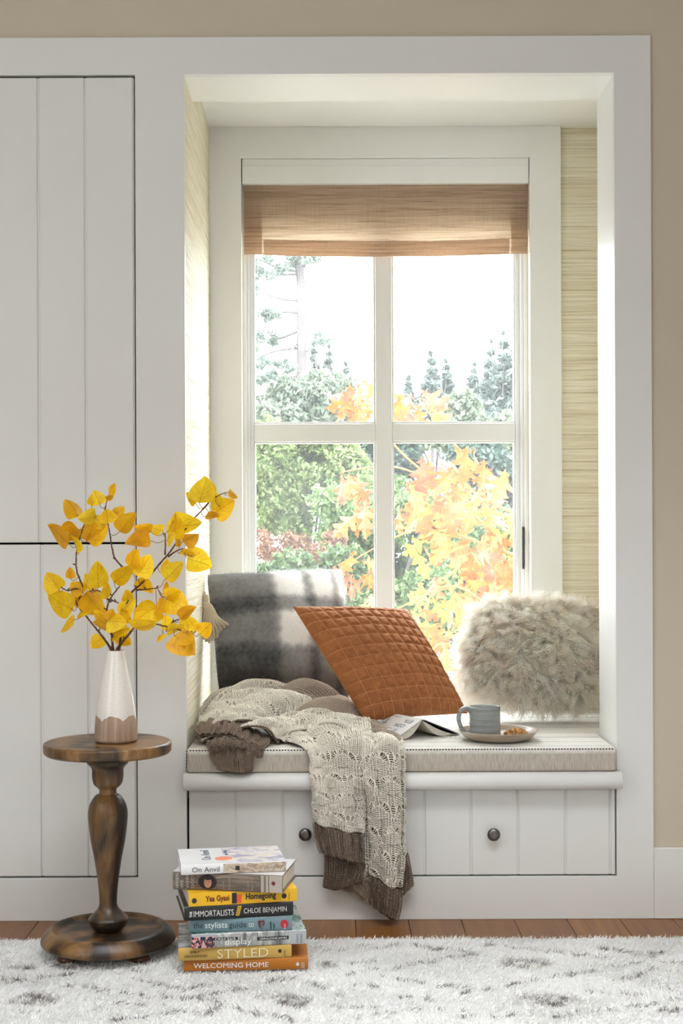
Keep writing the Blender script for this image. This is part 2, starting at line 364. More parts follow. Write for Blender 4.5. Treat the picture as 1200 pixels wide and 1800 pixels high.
cr = lambda o: rel(o, cu)
bm = bmesh.new(); CZ = .434; CF = -.028
out = [(XL+.002, CF), (XR-.004, CF), (XR-.004, .2), (XR-.004, .231), (NX1-.004, .231), (NX1-.004, NY-.022), (XL+.002, NY-.022)]
vb = [bm.verts.new((x, y, ZS)) for x, y in out]; vt = [bm.verts.new((x, y, CZ)) for x, y in out]; n = len(out)
for i in range(n): bm.faces.new([vb[i], vb[(i+1) % n], vt[(i+1) % n], vt[i]])
bm.faces.new(vb[::-1]); bm.faces.new(vt); bmesh.ops.recalc_face_normals(bm, faces=bm.faces)
bmesh.ops.bevel(bm, geom=[e for e in bm.edges], offset=.009, segments=4, affect='EDGES', profile=.5)
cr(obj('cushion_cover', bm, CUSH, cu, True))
# dashed rows: little raised stitches
INK = plain('charcoal_thread', srgb(48, 50, 58), .9); GREYT = plain('grey_thread', srgb(125, 128, 134), .9)
def dashes(rows, L, W, H_, mat, name, zz):
    bm = bmesh.new()
    V, Fc = [], []
    for (y, x0, x1, pitch, wob) in rows:
        x = x0
        while x < x1-L:
            yy = y+wob*math.sin(x*9+y*60); zt = zz
            k = len(V); V += [(x, yy-W/2, zt), (x+L, yy-W/2, zt), (x+L, yy+W/2, zt), (x, yy+W/2, zt), (x+L*.15, yy-W/2, zt+H_), (x+L*.85, yy-W/2, zt+H_), (x+L*.85, yy+W/2, zt+H_), (x+L*.15, yy+W/2, zt+H_)]
            Fc += [(k+4, k+5, k+6, k+7), (k, k+1, k+5, k+4), (k+1, k+2, k+6, k+5), (k+2, k+3, k+7, k+6), (k+3, k, k+4, k+7)]
            x += pitch
    o = cr(obj(name, npmesh(name, V, Fc), mat, cu)); o['kind'] = 'stuff'; return o
bm = bmesh.new(); x = XL+.01
while x < XR-.014:
    box(bm, x, x+.0050, CF+.0012, CF+.0045, CZ-.0058, CZ-.0022, .0007); x += .0074
o = cr(obj('bold_stitching', bm, INK, cu)); o['kind'] = 'stuff'
rows = []
for y, pitch in ((.005, .0062), (.075, .0062), (.15, .006), (.163, .006), (.24, .0062), (.34, .006), (.352, .006), (.44, .006), (.55, .006), (.563, .006), (.66, .006)):
    rows.append((y, XL+.01, XR-.012 if y < .23 else NX1-.02, pitch, .0025))
dashes(rows, .0036, .0018, .0008, GREYT, 'fine_stitching', CZ-.0002)
bm = bmesh.new()
for k in range(6): box(bm, XL+.0015, XL+.003, CF+.003, CF+.008, ZS+.012+k*.008, ZS+.017+k*.008)
cr(obj('side_stitching', bm, INK, cu))
# ------------------------------------------------------------------ pedestal table
def distressed(name='distressed_brown_wood', dark=.437, gs=(70, 70, 4)):
    m = NT(name); a = m.noise(m.coord('Object', (3.2, 3.2, .9)), 4.0, 4, .55, .3); g_ = m.noise(m.coord('Object', gs), 1, 7, .72, .9)
    warm = m.ramp(g_, [(.3, srgb(88, 58, 30)), (.5, srgb(132, 96, 56)), (.72, srgb(172, 134, 88))]); blk = m.ramp(g_, [(.3, srgb(22, 17, 13)), (.7, srgb(54, 41, 28))])
    f = m.ramp(m.math('ADD', m.math('MULTIPLY', a, .72), m.math('MULTIPLY', g_, .28)), [(dark-.07, (0, 0, 0, 1)), (dark+.07, (1, 1, 1, 1))])
    m.col(m.mix(f, warm, blk)); m.rough(m.ramp(g_, [(.3, (.3, .3, .3, 1)), (.7, (.45, .45, .45, 1))])); m.bump(g_, .12, .0006); return m.m
DW = distressed(); DWT = distressed('worn_brown_wood_top', .525, (4, 70, 12))
TY = -.305; tx = P(189, 1305, TY)[0]; tz = P(189, 1303, TY)[2]; Rz = .0165
tb = empty('pedestal_table', (tx, TY, 0)); tag(tb, 'small round turned wood pedestal table with dark distressed finish on the rug', 'table')
r = 112*(D+TY)/F
g = lathe([(0, tz-.027), (r-.006, tz-.027), (r-.001, tz-.022), (r, tz-.006), (r-.002, tz-.002), (r-.006, tz), (0, tz)], 96); o = obj('tabletop', g, DWT, tb)
b = o.modifiers.new('w', 'WEIGHTED_NORMAL')
k = (D+TY)/F; zz = lambda py: P(189, py, TY)[2]
def pr_(x4, y4): return (x4/4*k, zz(1270+y4/4))
pf = [pr_(145, 262), pr_(143, 285), pr_(128, 300), pr_(112, 325), pr_(110, 380), pr_(98, 430), pr_(66, 462), pr_(62, 470), pr_(62, 497), pr_(90, 515), pr_(125, 570), pr_(139, 640), pr_(132, 740), pr_(118, 840), pr_(95, 960), pr_(74, 1100), pr_(62, 1230), pr_(66, 1290), pr_(95, 1330), pr_(136, 1368), pr_(138, 1390), pr_(128, 1420)]+[(.024*1.0+.004, .0605)]
pf = [(pf[0][0], tz-.027)]+pf
o = obj('turned_pedestal', lathe([(0, pf[0][1])]+list(smoothprof(pf, 5))+[(0, pf[-1][1])], 72), DW, tb, True)
zb = .070; rb = .153
zf = .060
bp = smoothprof([(0, zf), (.06, zf), (.105, zf), (.116, zf+.002), (.122, zb-.003), (.129, zb), (.138, zb-.004), (.149, zb-.017), (rb, zb-.026), (.151, zb-.033), (.140, zb-.038), (.12, zb-.039), (0, zb-.039)], 5)
obj('base_disc', lathe(bp, 96, False), distressed('worn_brown_wood_base', .465, (4, 70, 14)), tb, True)
FW = plain('dark_walnut', srgb(92, 58, 36), .3, 0, .3, 40)
for a_ in (222, 318, 42, 138):
    fx, fy = .108*math.cos(math.radians(a_)), .108*math.sin(math.radians(a_))
    g = lathe(smoothprof([(0, .0095), (.012, .0095), (.022, .014), (.024, .019), (.019, .028), (.01, .0315), (0, .0315)], 5), 32, False); bmesh.ops.translate(g, verts=g.verts, vec=(fx, fy, 0)); obj('bun_foot', g, FW, tb, True)
# ------------------------------------------------------------------ vase
vx, vy = P(204.5, 1300, TY)[0], TY-.005; vb_ = tz
def vasemat():
    m = NT('crackled_glaze_and_raw_clay'); s = m.add('ShaderNodeSeparateXYZ', {0: m.add('ShaderNodeTexCoord').outputs['Object']})
    ang = m.math('ARCTAN2', s.outputs[1], s.outputs[0]); sc1 = m.math('MULTIPLY', ang, 2.9)
    dr_ = m.math('MULTIPLY', m.math('ABSOLUTE', m.math('SINE', sc1)), .011); nz = m.math('MULTIPLY', m.noise(m.coord('Object', (120, 120, 4)), 1, 3), .008)
    h = m.math('SUBTRACT', s.outputs[2], m.math('ADD', m.math('ADD', .048, dr_), nz)); f = m.math('GREATER_THAN', h, 0)
    vo = m.add('ShaderNodeTexVoronoi', {'Vector': m.coord('Object', (1, 1, 1)), 'Scale': 330}, feature='DISTANCE_TO_EDGE').outputs[0]
    cr_ = m.ramp(vo, [(.0, srgb(206, 196, 184)), (.07, srgb(230, 225, 218))]); st_ = m.noise(m.coord('Object', (160, 160, 5)), 1, 4)
    cl = m.ramp(st_, [(.3, srgb(150, 124, 104)), (.7, srgb(186, 160, 140))]); m.col(m.mix(f, cl, cr_))
    m.rough(m.mix(f, (.55, .55, .55, 1), (.12, .12, .12, 1))); m.bump(m.mix(f, st_, vo), .15, .001); return m.m
vs = empty('vase', (vx, vy, vb_)); tag(vs, 'tall tapered ceramic vase, white crackle glaze over taupe base on the pedestal table', 'vase')
vh = .209
p_ = [(0, 0), (.042, 0), (.0475, .004), (.049, .012), (.0475, .045), (.043, .085), (.036, .125), (.028, .165), (.0225, .192), (.0205, vh-.002), (.0195, vh), (.018, vh-.002), (.020, .19), (.026, .16), (.04, .09), (.045, .02), (0, .01)]
obj('vase_body', lathe([p_[0]]+list(smoothprof(p_[1:-1], 6))+[p_[-1]], 80, False), vasemat(), vs, True)
# ------------------------------------------------------------------ aspen branches
LEAFM = []
for i, (c1, c2) in enumerate((((232, 170, 8), (248, 200, 18)), ((240, 184, 6), (252, 216, 30)), ((222, 156, 12), (240, 184, 24)), ((246, 200, 16), (255, 226, 50)))):
    m = NT('aspen_leaf_yellow'); n = m.noise(m.coord('Object'), 60, 4); c = m.ramp(n, [(.3, srgb(*c1)), (.7, srgb(*c2))])
    m.col(c); m.rough(.5); m.bump(n, .2, .0008); m.translucent(c, .33); LEAFM.append(m.m)
BARK = plain('brown_twig_bark', srgb(98, 70, 44), .8, 0, .35, 90); PET = plain('tan_petiole', srgb(158, 112, 52), .6, 0, .2, 60)
VEIN = plain('brown_leaf_vein', srgb(196, 140, 24), .6)
def leaf_outline(t):
    """half width of a cordate leaf along 0..1"""
    return np.sin(np.pi*np.clip(t, 0, 1)**.66)**.62*(1-.22*t)*1.1
def leaf_mesh(base, tip, W, tilt, curl, fold, mat, wav=0):
    base, tip = Vector(base), Vector(tip); ax = tip-base; L = ax.length; ax.normalize()
    nrm = Vector((0, -1, 0)); side = ax.cross(nrm).normalized(); nrm = side.cross(ax).normalized()
    side = Matrix.Rotation(tilt, 3, ax) @ side; nrm = Matrix.Rotation(tilt, 3, ax) @ nrm
    nt, ns = 13, 7; V = []
    for i in range(nt):
        t = i/(nt-1); hw = W/2*float(leaf_outline(np.array(t))) if 0 < i < nt-1 else W*.012
        back = -.06*L*math.sin(math.pi*min(t*2.2, 1)) if t < .45 else 0
        for j in range(ns):
            s = -1+2*j/(ns-1); zf_ = fold*abs(s)*hw+curl*L*(t-.5)**2*1.3+wav*L*math.sin(5*t+3*s)*abs(s)
            q = base+ax*(t*L+back*abs(s)**1.5)+side*(s*hw)+nrm*(-zf_)
            V.append(q)
    F_ = [(i*ns+j, i*ns+j+1, (i+1)*ns+j+1, (i+1)*ns+j) for i in range(nt-1) for j in range(ns-1)]
    me = npmesh('leaf', np.array(V), F_); me.materials.append(mat); me.materials.append(VEIN)
    # veins: thin raised ribs
    return me, base, ax, side, nrm, L
def A(x, y): return (60+x/5.805, 840+y/5.805)
def B(x, y): return (220+x/5.295, 820+y/5.295)
stems = [  # (list of branch paths) grouped in branches; points (px,py,dY)
 [[(*A(800,1800),0),(*A(780,1740),0),(*A(690,1610),.01),(*A(560,1450),.02),(*A(460,1320),.02),(*A(430,1270),.02),(*A(400,1215),.02)],
  [(*A(462,1322),.02),(*A(466,1200),.02),(*A(495,1110),.01),(*A(450,1000),0),(*A(430,900),0),(*A(435,740),-.01),(*A(480,570),-.01),(*A(550,370),-.01),(*A(560,350),-.01)],
  [(*A(500,1150),.01),(*A(420,1130),.0),(*A(340,1150),-.01),(*A(270,1110),-.01)]],
 [[(*A(810,1800),0),(*A(800,1720),0),(*A(790,1600),-.01),(*A(742,1390),-.02),(*A(770,1250),-.02),(*A(860,1120),-.02),(*A(930,1030),-.02),(*A(1000,960),-.02)],
  [(*A(925,1035),-.02),(*A(935,970),-.01),(*A(915,925),0),(*A(830,830),0),(*A(800,740),0),(*A(770,560),.01),(*A(755,470),.01),(*A(728,320),.01),(*A(740,240),.01)],
  [(*A(765,1250),-.02),(*A(700,1190),-.01),(*A(650,1150),-.01),(*A(560,1160),-.01)], [(*A(770,1240),-.02),(*A(860,1275),-.03)]],
 [[(*A(850,1800),0),(*A(870,1740),0),(*A(900,1500),.02),(*A(975,1210),.02),(*B(105,1130),.03),(*B(175,1065),.03),(*B(250,990),.03),(*B(350,870),.02),(*B(420,790),.02),(*B(520,640),.02),(*B(620,510),.02),(*B(720,400),.02),(*B(790,320),.02),(*B(870,270),.02),(*B(940,240),.02)],
  [(*B(105,1150),.03),(*B(230,1140),.02),(*B(300,1130),.02)], [(*B(370,820),.02),(*B(375,730),.01),(*B(372,620),.01)], [(*B(400,840),.02),(*B(470,790),.01),(*B(545,762),.01)],
  [(*B(720,400),.02),(*B(780,330),.03),(*B(800,240),.03)]],
 [[(*A(840,1800),0),(*A(850,1740),0),(*A(955,1610),-.02),(*A(1010,1540),-.02),(*B(110,1470),-.03),(*B(170,1448),-.03),(*B(300,1470),-.03),(*B(400,1495),-.03),(*B(500,1520),-.03),(*B(600,1565),-.03),(*B(655,1535),-.03)],
  [(*B(400,1495),-.03),(*B(440,1450),-.03),(*B(500,1420),-.03)]],
]
sp = []; things = []
blabels = ['yellow aspen branch leaning furthest towards the left edge, in the vase', 'upright yellow aspen branch rising from the middle of the vase', 'longest yellow aspen branch arching right in front of the nook casing', 'lowest yellow aspen branch reaching right towards the cushion tassel']
for bi, paths in enumerate(stems):
    root = empty('aspen_branch', (vx, vy, vb_+vh-.03)); tag(root, blabels[bi], 'branch', 'aspen branches in the ceramic vase'); things.append(root)
    VV, FF, off = [], [], 0
    for pi, pa in enumerate(paths):
        pts = [P(a_[0], a_[1], TY+a_[2]) for a_ in pa]; n = 14*len(pts)
        q = crspline(pts, n); q += NR.normal(0, .0003, q.shape)
        r0 = .0031 if pi == 0 else .0022; rad = np.linspace(r0, .0011, n)*(1+.25*(np.arange(n) % 9 == 0))
        v_, f_ = tubes(q[None], rad[None], 7); VV.append(v_); FF.append(f_+off); off += len(v_)
        for c in q: sp.append((bi, c))
        for c in q[20::9]:   # buds
            if R.random() < .35:
                d_ = np.array([R.uniform(-1, 1), R.uniform(-.6, .6), R.uniform(.2, 1)]); d_ /= np.linalg.norm(d_)
                bp_ = np.array([c+d_*t for t in (0, .002, .005, .008, .010)]); v_, f_ = tubes(bp_[None], np.array([[.0008, .0016, .0018, .001, .0002]]), 6); VV.append(v_); FF.append(f_+off); off += len(v_)
    o = obj('stem', npmesh('stem', np.vstack(VV), np.vstack(FF)), BARK, root, True); o.location = -root.location; root['_s'] = 0; del root['_s']
SPB = np.array([s[0] for s in sp]); SPP = np.array([s[1] for s in sp])
LA = [((765,160),(825,60),70),((740,225),(805,180),35),((670,280),(615,135),150),((590,280),(590,165),100),((455,385),(335,210),90),((640,400),(458,430),110),((750,470),(560,400),95),((755,465),(740,322),175),((830,380),(915,300),110),((870,550),(1032,362),90),((355,665),(150,485),110),((470,520),(262,635),150),((540,645),(610,448),165),((545,645),(745,500),160),((455,770),(390,590),48),((370,1030),(365,915),92),((255,1145),(135,970),155),((570,1140),(520,980),98),((650,1125),(645,855),98),((390,1350),(138,1192),225),((500,1170),(380,1060),130),((510,1180),(705,1395),150),((480,1300),(400,1190),120),((405,1445),(270,1560),45),((550,1320),(435,1420),40),((760,1530),(595,1370),115),((830,1550),(595,1500),75),((690,1630),(582,1730),135),((830,1610),(990,1690),130),((860,1400),(1015,1232),130),((730,1460),(930,1470),150),((1000,1550),(1240,1490),75),((815,1070),(1010,910),90),((975,915),(1045,728),130),((1055,1005),(1185,795),195),((1252,1290),(1005,1480),205),((955,1260),(950,1150),85),((1060,1030),(1205,1170),115),((740,1230),(735,1075),42),((780,1590),(960,1530),90),((760,1450),(800,1340),95),((940,1500),(900,1330),110)]
LB = [((690,340),(755,108),170),((800,235),(755,82),95),((660,345),(575,242),42),((820,440),(1008,318),175),((880,370),(822,238),80),((750,460),(870,465),38),((955,235),(1040,292),36),((245,615),(85,578),75),((350,605),(232,565),85),((235,690),(5,700),105),((455,660),(485,438),130),((430,530),(702,558),125),((370,690),(450,630),80),((535,700),(680,640),115),((505,745),(480,660),26),((580,855),(802,922),200),((640,840),(620,722),95),((520,790),(645,838),35),((345,990),(400,860),70),((370,1050),(532,893),95),((375,1185),(385,1070),45),((380,1215),(512,1150),95),((372,1222),(572,1330),205),((365,1230),(290,1382),42),((385,1525),(365,1383),115),((510,1410),(648,1295),60),((505,1480),(690,1480),160),((690,1560),(795,1465),135),((385,1530),(522,1500),70),((455,1565),(625,1745),215),((600,1640),(642,1752),52),((520,1575),(622,1640),110),((590,1520),(582,1430),62),((350,1550),(298,1622),32)]
allL = [(A(*b_), A(*t), w_/5.805) for b_, t, w_ in LA]+[(B(*b_), B(*t), w_/5.295) for b_, t, w_ in LB]
petV = {i: [] for i in range(4)}
for i, (b_, t, w_) in enumerate(allL):
    # nearest stem sample in the picture
    bp3 = np.array(P(b_[0], b_[1], TY)); d_ = np.hypot(SPP[:, 0]-bp3[0], SPP[:, 2]-bp3[2]); 
    j = int(np.argmin(np.where(d_ < .012, .012+abs(d_-.012)*.2, d_))); bi = int(SPB[j]); s0 = SPP[j]
    Y = float(s0[1])+R.uniform(-.035, .02); k_ = (D+Y)/F
    base = P(b_[0], b_[1], Y); tip = P(t[0], t[1], Y-R.uniform(-.015, .02)); W = w_*k_
    L = (Vector(tip)-Vector(base)).length; full = L*.95; tilt = math.acos(min(1, W/full))*R.choice((-1, 1)) if W < full else R.uniform(-.25, .25)
    me, bs, ax, side, nrm, L = leaf_mesh(base, Vector(tip)+(Vector(tip)-Vector(base))*.04, max(W, full)*1.14, tilt*.8, R.uniform(-.5, .5), R.uniform(.0, .35), LEAFM[(i*7+R.randrange(2)) % 4], R.uniform(0, .035))
    rt = things[bi]; o = obj('leaf', me, None, rt, True); o.location = -rt.location
    # midrib and side veins
    pv = [np.array([bs+ax*(L*q)-nrm*(-.0006) for q in np.linspace(0, .85, 8)])]
    nv = me.vertices; ns = 7
    mid = np.array([nv[ii*ns+3].co[:] for ii in range(12)]); off_ = np.array(nrm)*.0005
    vt_ = [(crs_u(mid, 10)+off_, .0004)]
    for ii in (2, 4, 6):
        for sg in (-1, 1):
            a0 = np.array(nv[ii*ns+3].co[:]); a1 = np.array(nv[(ii+1)*ns+3+sg].co[:]); a2 = np.array(nv[min(11, ii+3)*ns+3+2*sg].co[:])
            vt_.append((crs_u([a0, a1, a2], 10)+off_, .0002))
    VV, FF, of = [], [], 0
    for q, rr_ in vt_:
        v_, f_ = tubes(q[None], rr_, 3); VV.append(v_); FF.append(f_+of); of += len(v_)
    vo = obj('veins', npmesh('veins', np.vstack(VV), np.vstack(FF)), VEIN, o)
    mid_ = (s0+np.array(base))/2+np.array([0, -.004, -.006]); petV[bi].append(crspline([s0, mid_, np.array(base), mid[1]], 10))
for bi in range(4):
    if petV[bi]:
        v_, f_ = tubes(np.array(petV[bi]), .0008, 5); o = obj('petioles', npmesh('petioles', v_, f_), PET, things[bi], True); o.location = -things[bi].location; o['kind'] = 'stuff'
# ------------------------------------------------------------------ books
PAPER = NT('book_paper'); n_ = PAPER.noise(PAPER.coord('Object', (6, 6, 1600)), 1, 2); PAPER.col(PAPER.ramp(n_, [(.35, srgb(196, 188, 172)), (.65, srgb(236, 231, 218))])); PAPER.rough(.9); PAPER = PAPER.m
def text(s, size, mat, parent, loc, rot=(0, 0, 0), sx=1, bold=0, ext=.0002, align='LEFT', serif=0, name='lettering'):
    c = bpy.data.curves.new('t', 'FONT'); c.body = s; c.size = size; c.extrude = ext; c.offset = bold; c.align_x = align; c.resolution_u = 3; c.fill_mode = 'FRONT'
    t = bpy.data.objects.new('t', c); COL.objects.link(t); dg = bpy.context.evaluated_depsgraph_get(); me = bpy.data.meshes.new_from_object(t.evaluated_get(dg))
    bpy.data.objects.remove(t); bm = bmesh.new(); bm.from_mesh(me); bpy.data.meshes.remove(me)
    if serif:
        # slab feet: small bars where strokes end on the base line and cap height
        h = size*.7; done = set(); vs_ = [v.co.copy() for v in bm.verts if v.co.z > ext*.5]
        for yy in (0.0, h):
            xs_ = sorted(v.x for v in vs_ if abs(v.y-yy) < size*.012); 
            i = 0
            while i < len(xs_)-1:
                if .03*size < xs_[i+1]-xs_[i] < .16*size:
                    w0, w1 = xs_[i]-serif*size, xs_[i+1]+serif*size
                    box(bm, w0, w1, yy-(.018*size if yy == 0 else .018*size), yy+.018*size, -ext, ext); i += 2
                else: i += 1
    bmesh.ops.scale(bm, verts=bm.verts, vec=(sx, 1, 1)); o = obj(name, bm, mat, parent); o.location = loc; o.rotation_euler = rot; return o
FR = (math.pi/2, 0, 0)  # faces the viewer (-Y)
INKW = plain('white_print', (.85, .85, .83, 1), .6); INKB = plain('black_print', (.02, .02, .025, 1), .6)
def inkc(name, c): return plain(name, srgb(*c), .55)
z = Rz; books = []
def book(w_, t_, dep, px0, px1, Y, yaw, mats, label, hard=True, zofs=0):
    global z
    xc = (P(px0, 1620, Y)[0]+P(px1, 1620, Y)[0])/2
    b = empty('book', (xc, Y, z+zofs), math.radians(yaw)); tag(b, label, 'book', 'books stacked on the rug')
    cov = mats[0]; c = .0026 if hard else .0007; bm = bmesh.new()
    # cover: two boards and a slightly rounded spine, open at three sides; material 0 spine, 1 top cover
    n = 7; pts = []
    for i in range(n):
        a_ = -math.pi/2+math.pi*i/(n-1); pts.append((-.0035*math.cos(a_) if hard else -.0008*math.cos(a_), t_/2+t_/2*math.sin(a_)))
    outp = [(dep, 0)]+[(y, zz_) for y, zz_ in pts]+[(dep, t_)]; inp = [(dep, t_-c)]+[(c, t_-c), (c, c)]+[(dep, c)]
    poly = outp+inp; l_ = [bm.verts.new((-w_/2, y, q)) for y, q in poly]; r_ = [bm.verts.new((w_/2, y, q)) for y, q in poly]; m_ = len(poly)
    for i in range(m_):
        f = bm.faces.new([l_[i], l_[(i+1) % m_], r_[(i+1) % m_], r_[i]])
        if i == len(outp)-2: f.material_index = 1
    no = len(outp)
    for s_ in (l_, r_):   # ends: strips between outer and inner outline
        for i in range(m_//1):
            pass
        top = [s_[no-1], s_[no], s_[no+1], s_[no-2]]; bot = [s_[0], s_[1], s_[no+2], s_[no+3]]; sp_ = s_[1:no-1]+[s_[no+1], s_[no+2]]
        for q in (top, bot, sp_):
            try: bm.faces.new(q)
            except ValueError: pass
    bmesh.ops.recalc_face_normals(bm, faces=bm.faces); obj('cover', bm, mats, b)
    ins = .004 if hard else .0004
    bx('page_block', -w_/2+ins, w_/2-ins, c+.0002, dep-ins, c+.0001, t_-c-.0001, PAPER, b)
    b.scale = (1, 1, 1.035); z += t_*1.035+.0003; b['_w'] = w_; W_ = w_; del b['_w']; return b, W_
KX = (D-.46)/F
def pxw(a_, b_): return (b_-a_)*KX
ORG = inkc('ochre_book_cloth', (184, 112, 30)); MUS = inkc('mustard_book_cloth', (200, 164, 84)); SLT = inkc('slate_blue_cover', (112, 140, 148)); BLK = plain('black_cover', (.012, .012, .014, 1), .35)
YEL = inkc('yellow_cover', (238, 184, 30)); WHT = plain('white_gloss_jacket', (.80, .80, .80, 1), .25); PGY = inkc('light_grey_spine', (178, 182, 186))
def photo_mat(name, stops, sx=(30, 30, 30), seed=0, rough=.3, dist=1.2):
    m = NT(name); n = m.noise(m.coord('Object', sx, (0, 0, 0), (seed, seed, 0)), 1, 4, .55, dist); m.col(m.ramp(n, [(p, srgb(*c)) for p, c in stops])); m.rough(rough); return m.m
GREYPH = photo_mat('grey_photo_print', [(.3, (60, 62, 64)), (.45, (140, 142, 142)), (.6, (205, 206, 205)), (.7, (120, 112, 104))], (14, 30, 30))
GREENPH = photo_mat('garden_photo_print', [(.3, (40, 70, 60)), (.45, (90, 140, 130)), (.55, (200, 205, 205)), (.7, (120, 130, 125))], (40, 30, 30), 3)
STREET = photo_mat('interior_photo_spine', [(.3, (58, 56, 56)), (.48, (160, 162, 160)), (.6, (206, 206, 202)), (.75, (96, 90, 84))], (34, 3, 14), 5)
FLORAL = photo_mat('pink_navy_floral_print', [(.3, (24, 32, 56)), (.48, (36, 52, 78)), (.5, (214, 130, 130)), (.62, (236, 190, 180)), (.7, (60, 110, 110))], (120, 60, 120), 1, .4, .6)
WOODPH = photo_mat('barn_board_print', [(.3, (66, 56, 48)), (.5, (116, 102, 90)), (.7, (142, 128, 114))], (10, 10, 200), 2)
PAINTING = photo_mat('lavender_painting_print', [(.3, (150, 146, 176)), (.45, (196, 188, 200)), (.56, (232, 226, 218)), (.72, (204, 184, 160))], (26, 40, 26), 4)
STONEPH = photo_mat('sandstone_painting_print', [(.3, (136, 112, 90)), (.5, (190, 172, 150)), (.7, (214, 204, 190))], (60, 30, 120), 6)
def L(b, s, px, py, w0, z0, h, mat, sx=1, bold=0, serif=0, al='LEFT', rot=FR, yy=None):
    pass
def sptext(b, w_, t_, s, fx, hfrac, mat, sx=1, bold=0, serif=0, base=.5, rot=FR, yoff=-.0042):
    """text on a spine: fx = left edge fraction of the width, hfrac = cap height / thickness"""
    size = t_*hfrac/.70
    zc = t_*base-t_*hfrac/2
    return text(s, size, mat, b, (-w_/2+w_*fx, yoff, zc), rot, sx, bold, .0002, 'LEFT', serif)
def fit(o, w_):
    """scale lettering so that its width is w_"""
    xs_ = [v.co.x for v in o.data.vertices]; o.scale.x = w_/(max(xs_)-min(xs_)); return o
def vtext(b, w_, t_, s, fx, wid, size, mat, up=True, bold=0):
    """lettering turned a quarter turn, reading upward on the spine"""
    o = text(s, size, mat, b, (-w_/2+w_*fx, -.0042, t_*.1), FR, 1, bold); o.rotation_euler = (math.pi/2, -math.pi/2, 0)
    xs_ = [v.co.x for v in o.data.vertices]; o.scale.x = wid/(max(xs_)-min(xs_)); return o
def patch(b, w_, x0, x1, z0, z1, mat, name='printed_panel', y=-.0039):
    o = bx(name, -w_/2+w_*x0, -w_/2+w_*x1, y, y+.0012, z0, z1, mat, b); return o
# 1 ochre
w_ = pxw(323, 541); t_ = .0245; b, _ = book(w_, t_, .215, 323, 541, -.462, 3, [ORG, ORG], 'ochre cloth book at the bottom of the stack')
fit(sptext(b, w_, t_, 'WELCOMING HOME', .08, .42, INKW, serif=.03), w_*.60)
bm = bmesh.new(); 
for q in ([(0, 0), (4, 5), (8, 0), (5, 1.4), (5, -3), (3, -3), (3, 1.4)],): bm.faces.new([bm.verts.new(((x_-4)*.0011, 0, z_*.0011)) for x_, z_ in q])
bmesh.ops.triangulate(bm, faces=bm.faces); o = obj('emblem', bm, INKW, b); o.location = (-w_/2+w_*.915, -.0042, t_*.45)
vtext(b, w_, t_, 'NORTH', .955, t_*.5, .004, INKW); vtext(b, w_, t_, 'POINT', .97, t_*.5, .004, INKW)
# 2 mustard
w_ = pxw(314, 512); t_ = .0275; b, _ = book(w_, t_, .20, 314, 512, -.468, 6, [MUS, GREYPH], 'mustard book with large pale lettering, second from the bottom')
DKP = inkc('dark_brown_print', (60, 44, 30)); CRM = inkc('cream_print', (238, 228, 200))
fit(sptext(b, w_, t_, 'EMILY', .10, .19, DKP, base=.68), w_*.085); fit(sptext(b, w_, t_, 'HENDERSON', .05, .19, DKP, base=.38), w_*.20)
fit(sptext(b, w_, t_, 'STYLED', .335, .68, CRM, bold=-.0003, serif=.035), w_*.45)
o = lathe([(.0, 0), (.004, 0), (.004, .0004), (0, .0004)], 20); bmesh.ops.rotate(o, verts=o.verts, matrix=Matrix.Rotation(math.pi/2, 3, 'X')); o = obj('emblem', o, DKP, b); o.location = (-w_/2+w_*.895, -.0038, t_*.55); vtext(b, w_, t_, 'POTTER', .945, t_*.5, .0035, DKP)
# 3 photo spine
w_ = pxw(337, 538); t_ = .0295; b, _ = book(w_, t_, .21, 337, 538, -.468, 8, [STREET, GREENPH], 'book with a black and white photo spine and floral corner, third from the bottom')
patch(b, w_, 0, .20, .001, t_-.001, FLORAL); patch(b, w_, .86, 1, .001, t_-.001, PGY); patch(b, w_, .0, .22, t_*.82, t_-.0005, PGY, y=-.0042)
fit(sptext(b, w_, t_, 'Va', .095, .55, INKB, bold=.0002, base=.48, yoff=-.0047), w_*.10)
patch(b, w_, .19, .40, t_*.52, t_*.72, INKB, y=-.0042); fit(sptext(b, w_, t_, 'CREATIVE', .20, .15, INKW, base=.62, yoff=-.0047), w_*.18)
fit(sptext(b, w_, t_, 'display', .285, .42, INKW, base=.40, yoff=-.0047), w_*.23)
patch(b, w_, .57, .845, t_*.40, t_*.64, INKB, y=-.0042); fit(sptext(b, w_, t_, 'GERALDINE JAMES', .59, .13, INKW, base=.52, yoff=-.0047), w_*.24)
vtext(b, w_, t_, 'CICO', .93, t_*.6, .0065, inkc('grey_print', (90, 92, 96))); vtext(b, w_, t_, 'BOOKS', .965, t_*.6, .0065, inkc('grey_print', (110, 112, 116)))
# 4 slate blue
w_ = pxw(333, 513); t_ = .0285; b, _ = book(w_, t_, .19, 333, 513, -.464, 4.5, [SLT, GREENPH], 'slate blue book with a red round mark, fifth from the top')
NAV = inkc('navy_print', (34, 48, 66)); RED = inkc('red_print', (190, 36, 48)); MAR = inkc('maroon_print', (110, 34, 44))
for s, fx, ww, mt in (('the', .04, .095, NAV), ('stylists', .15, .215, INKW), ('guide', .385, .17, NAV), ('to', .575, .05, INKW)): fit(sptext(b, w_, t_, s, fx, .44 if s == 'stylists' or s == 'guide' else .44, mt, base=.56, bold=-.0001), w_*ww)
bm = bmesh.new(); bm.faces.new([bm.verts.new((x_*.0075, 0, z_*.010)) for x_, z_ in ((-1, .75), (-.5, .95), (0, .8), (.5, .95), (1, .75), (.85, -.1), (.5, -.6), (0, -1), (-.5, -.6), (-.85, -.1))]); o = obj('emblem', bm, MAR, b); o.location = (-w_/2+w_*.70, -.0042, t_*.5)
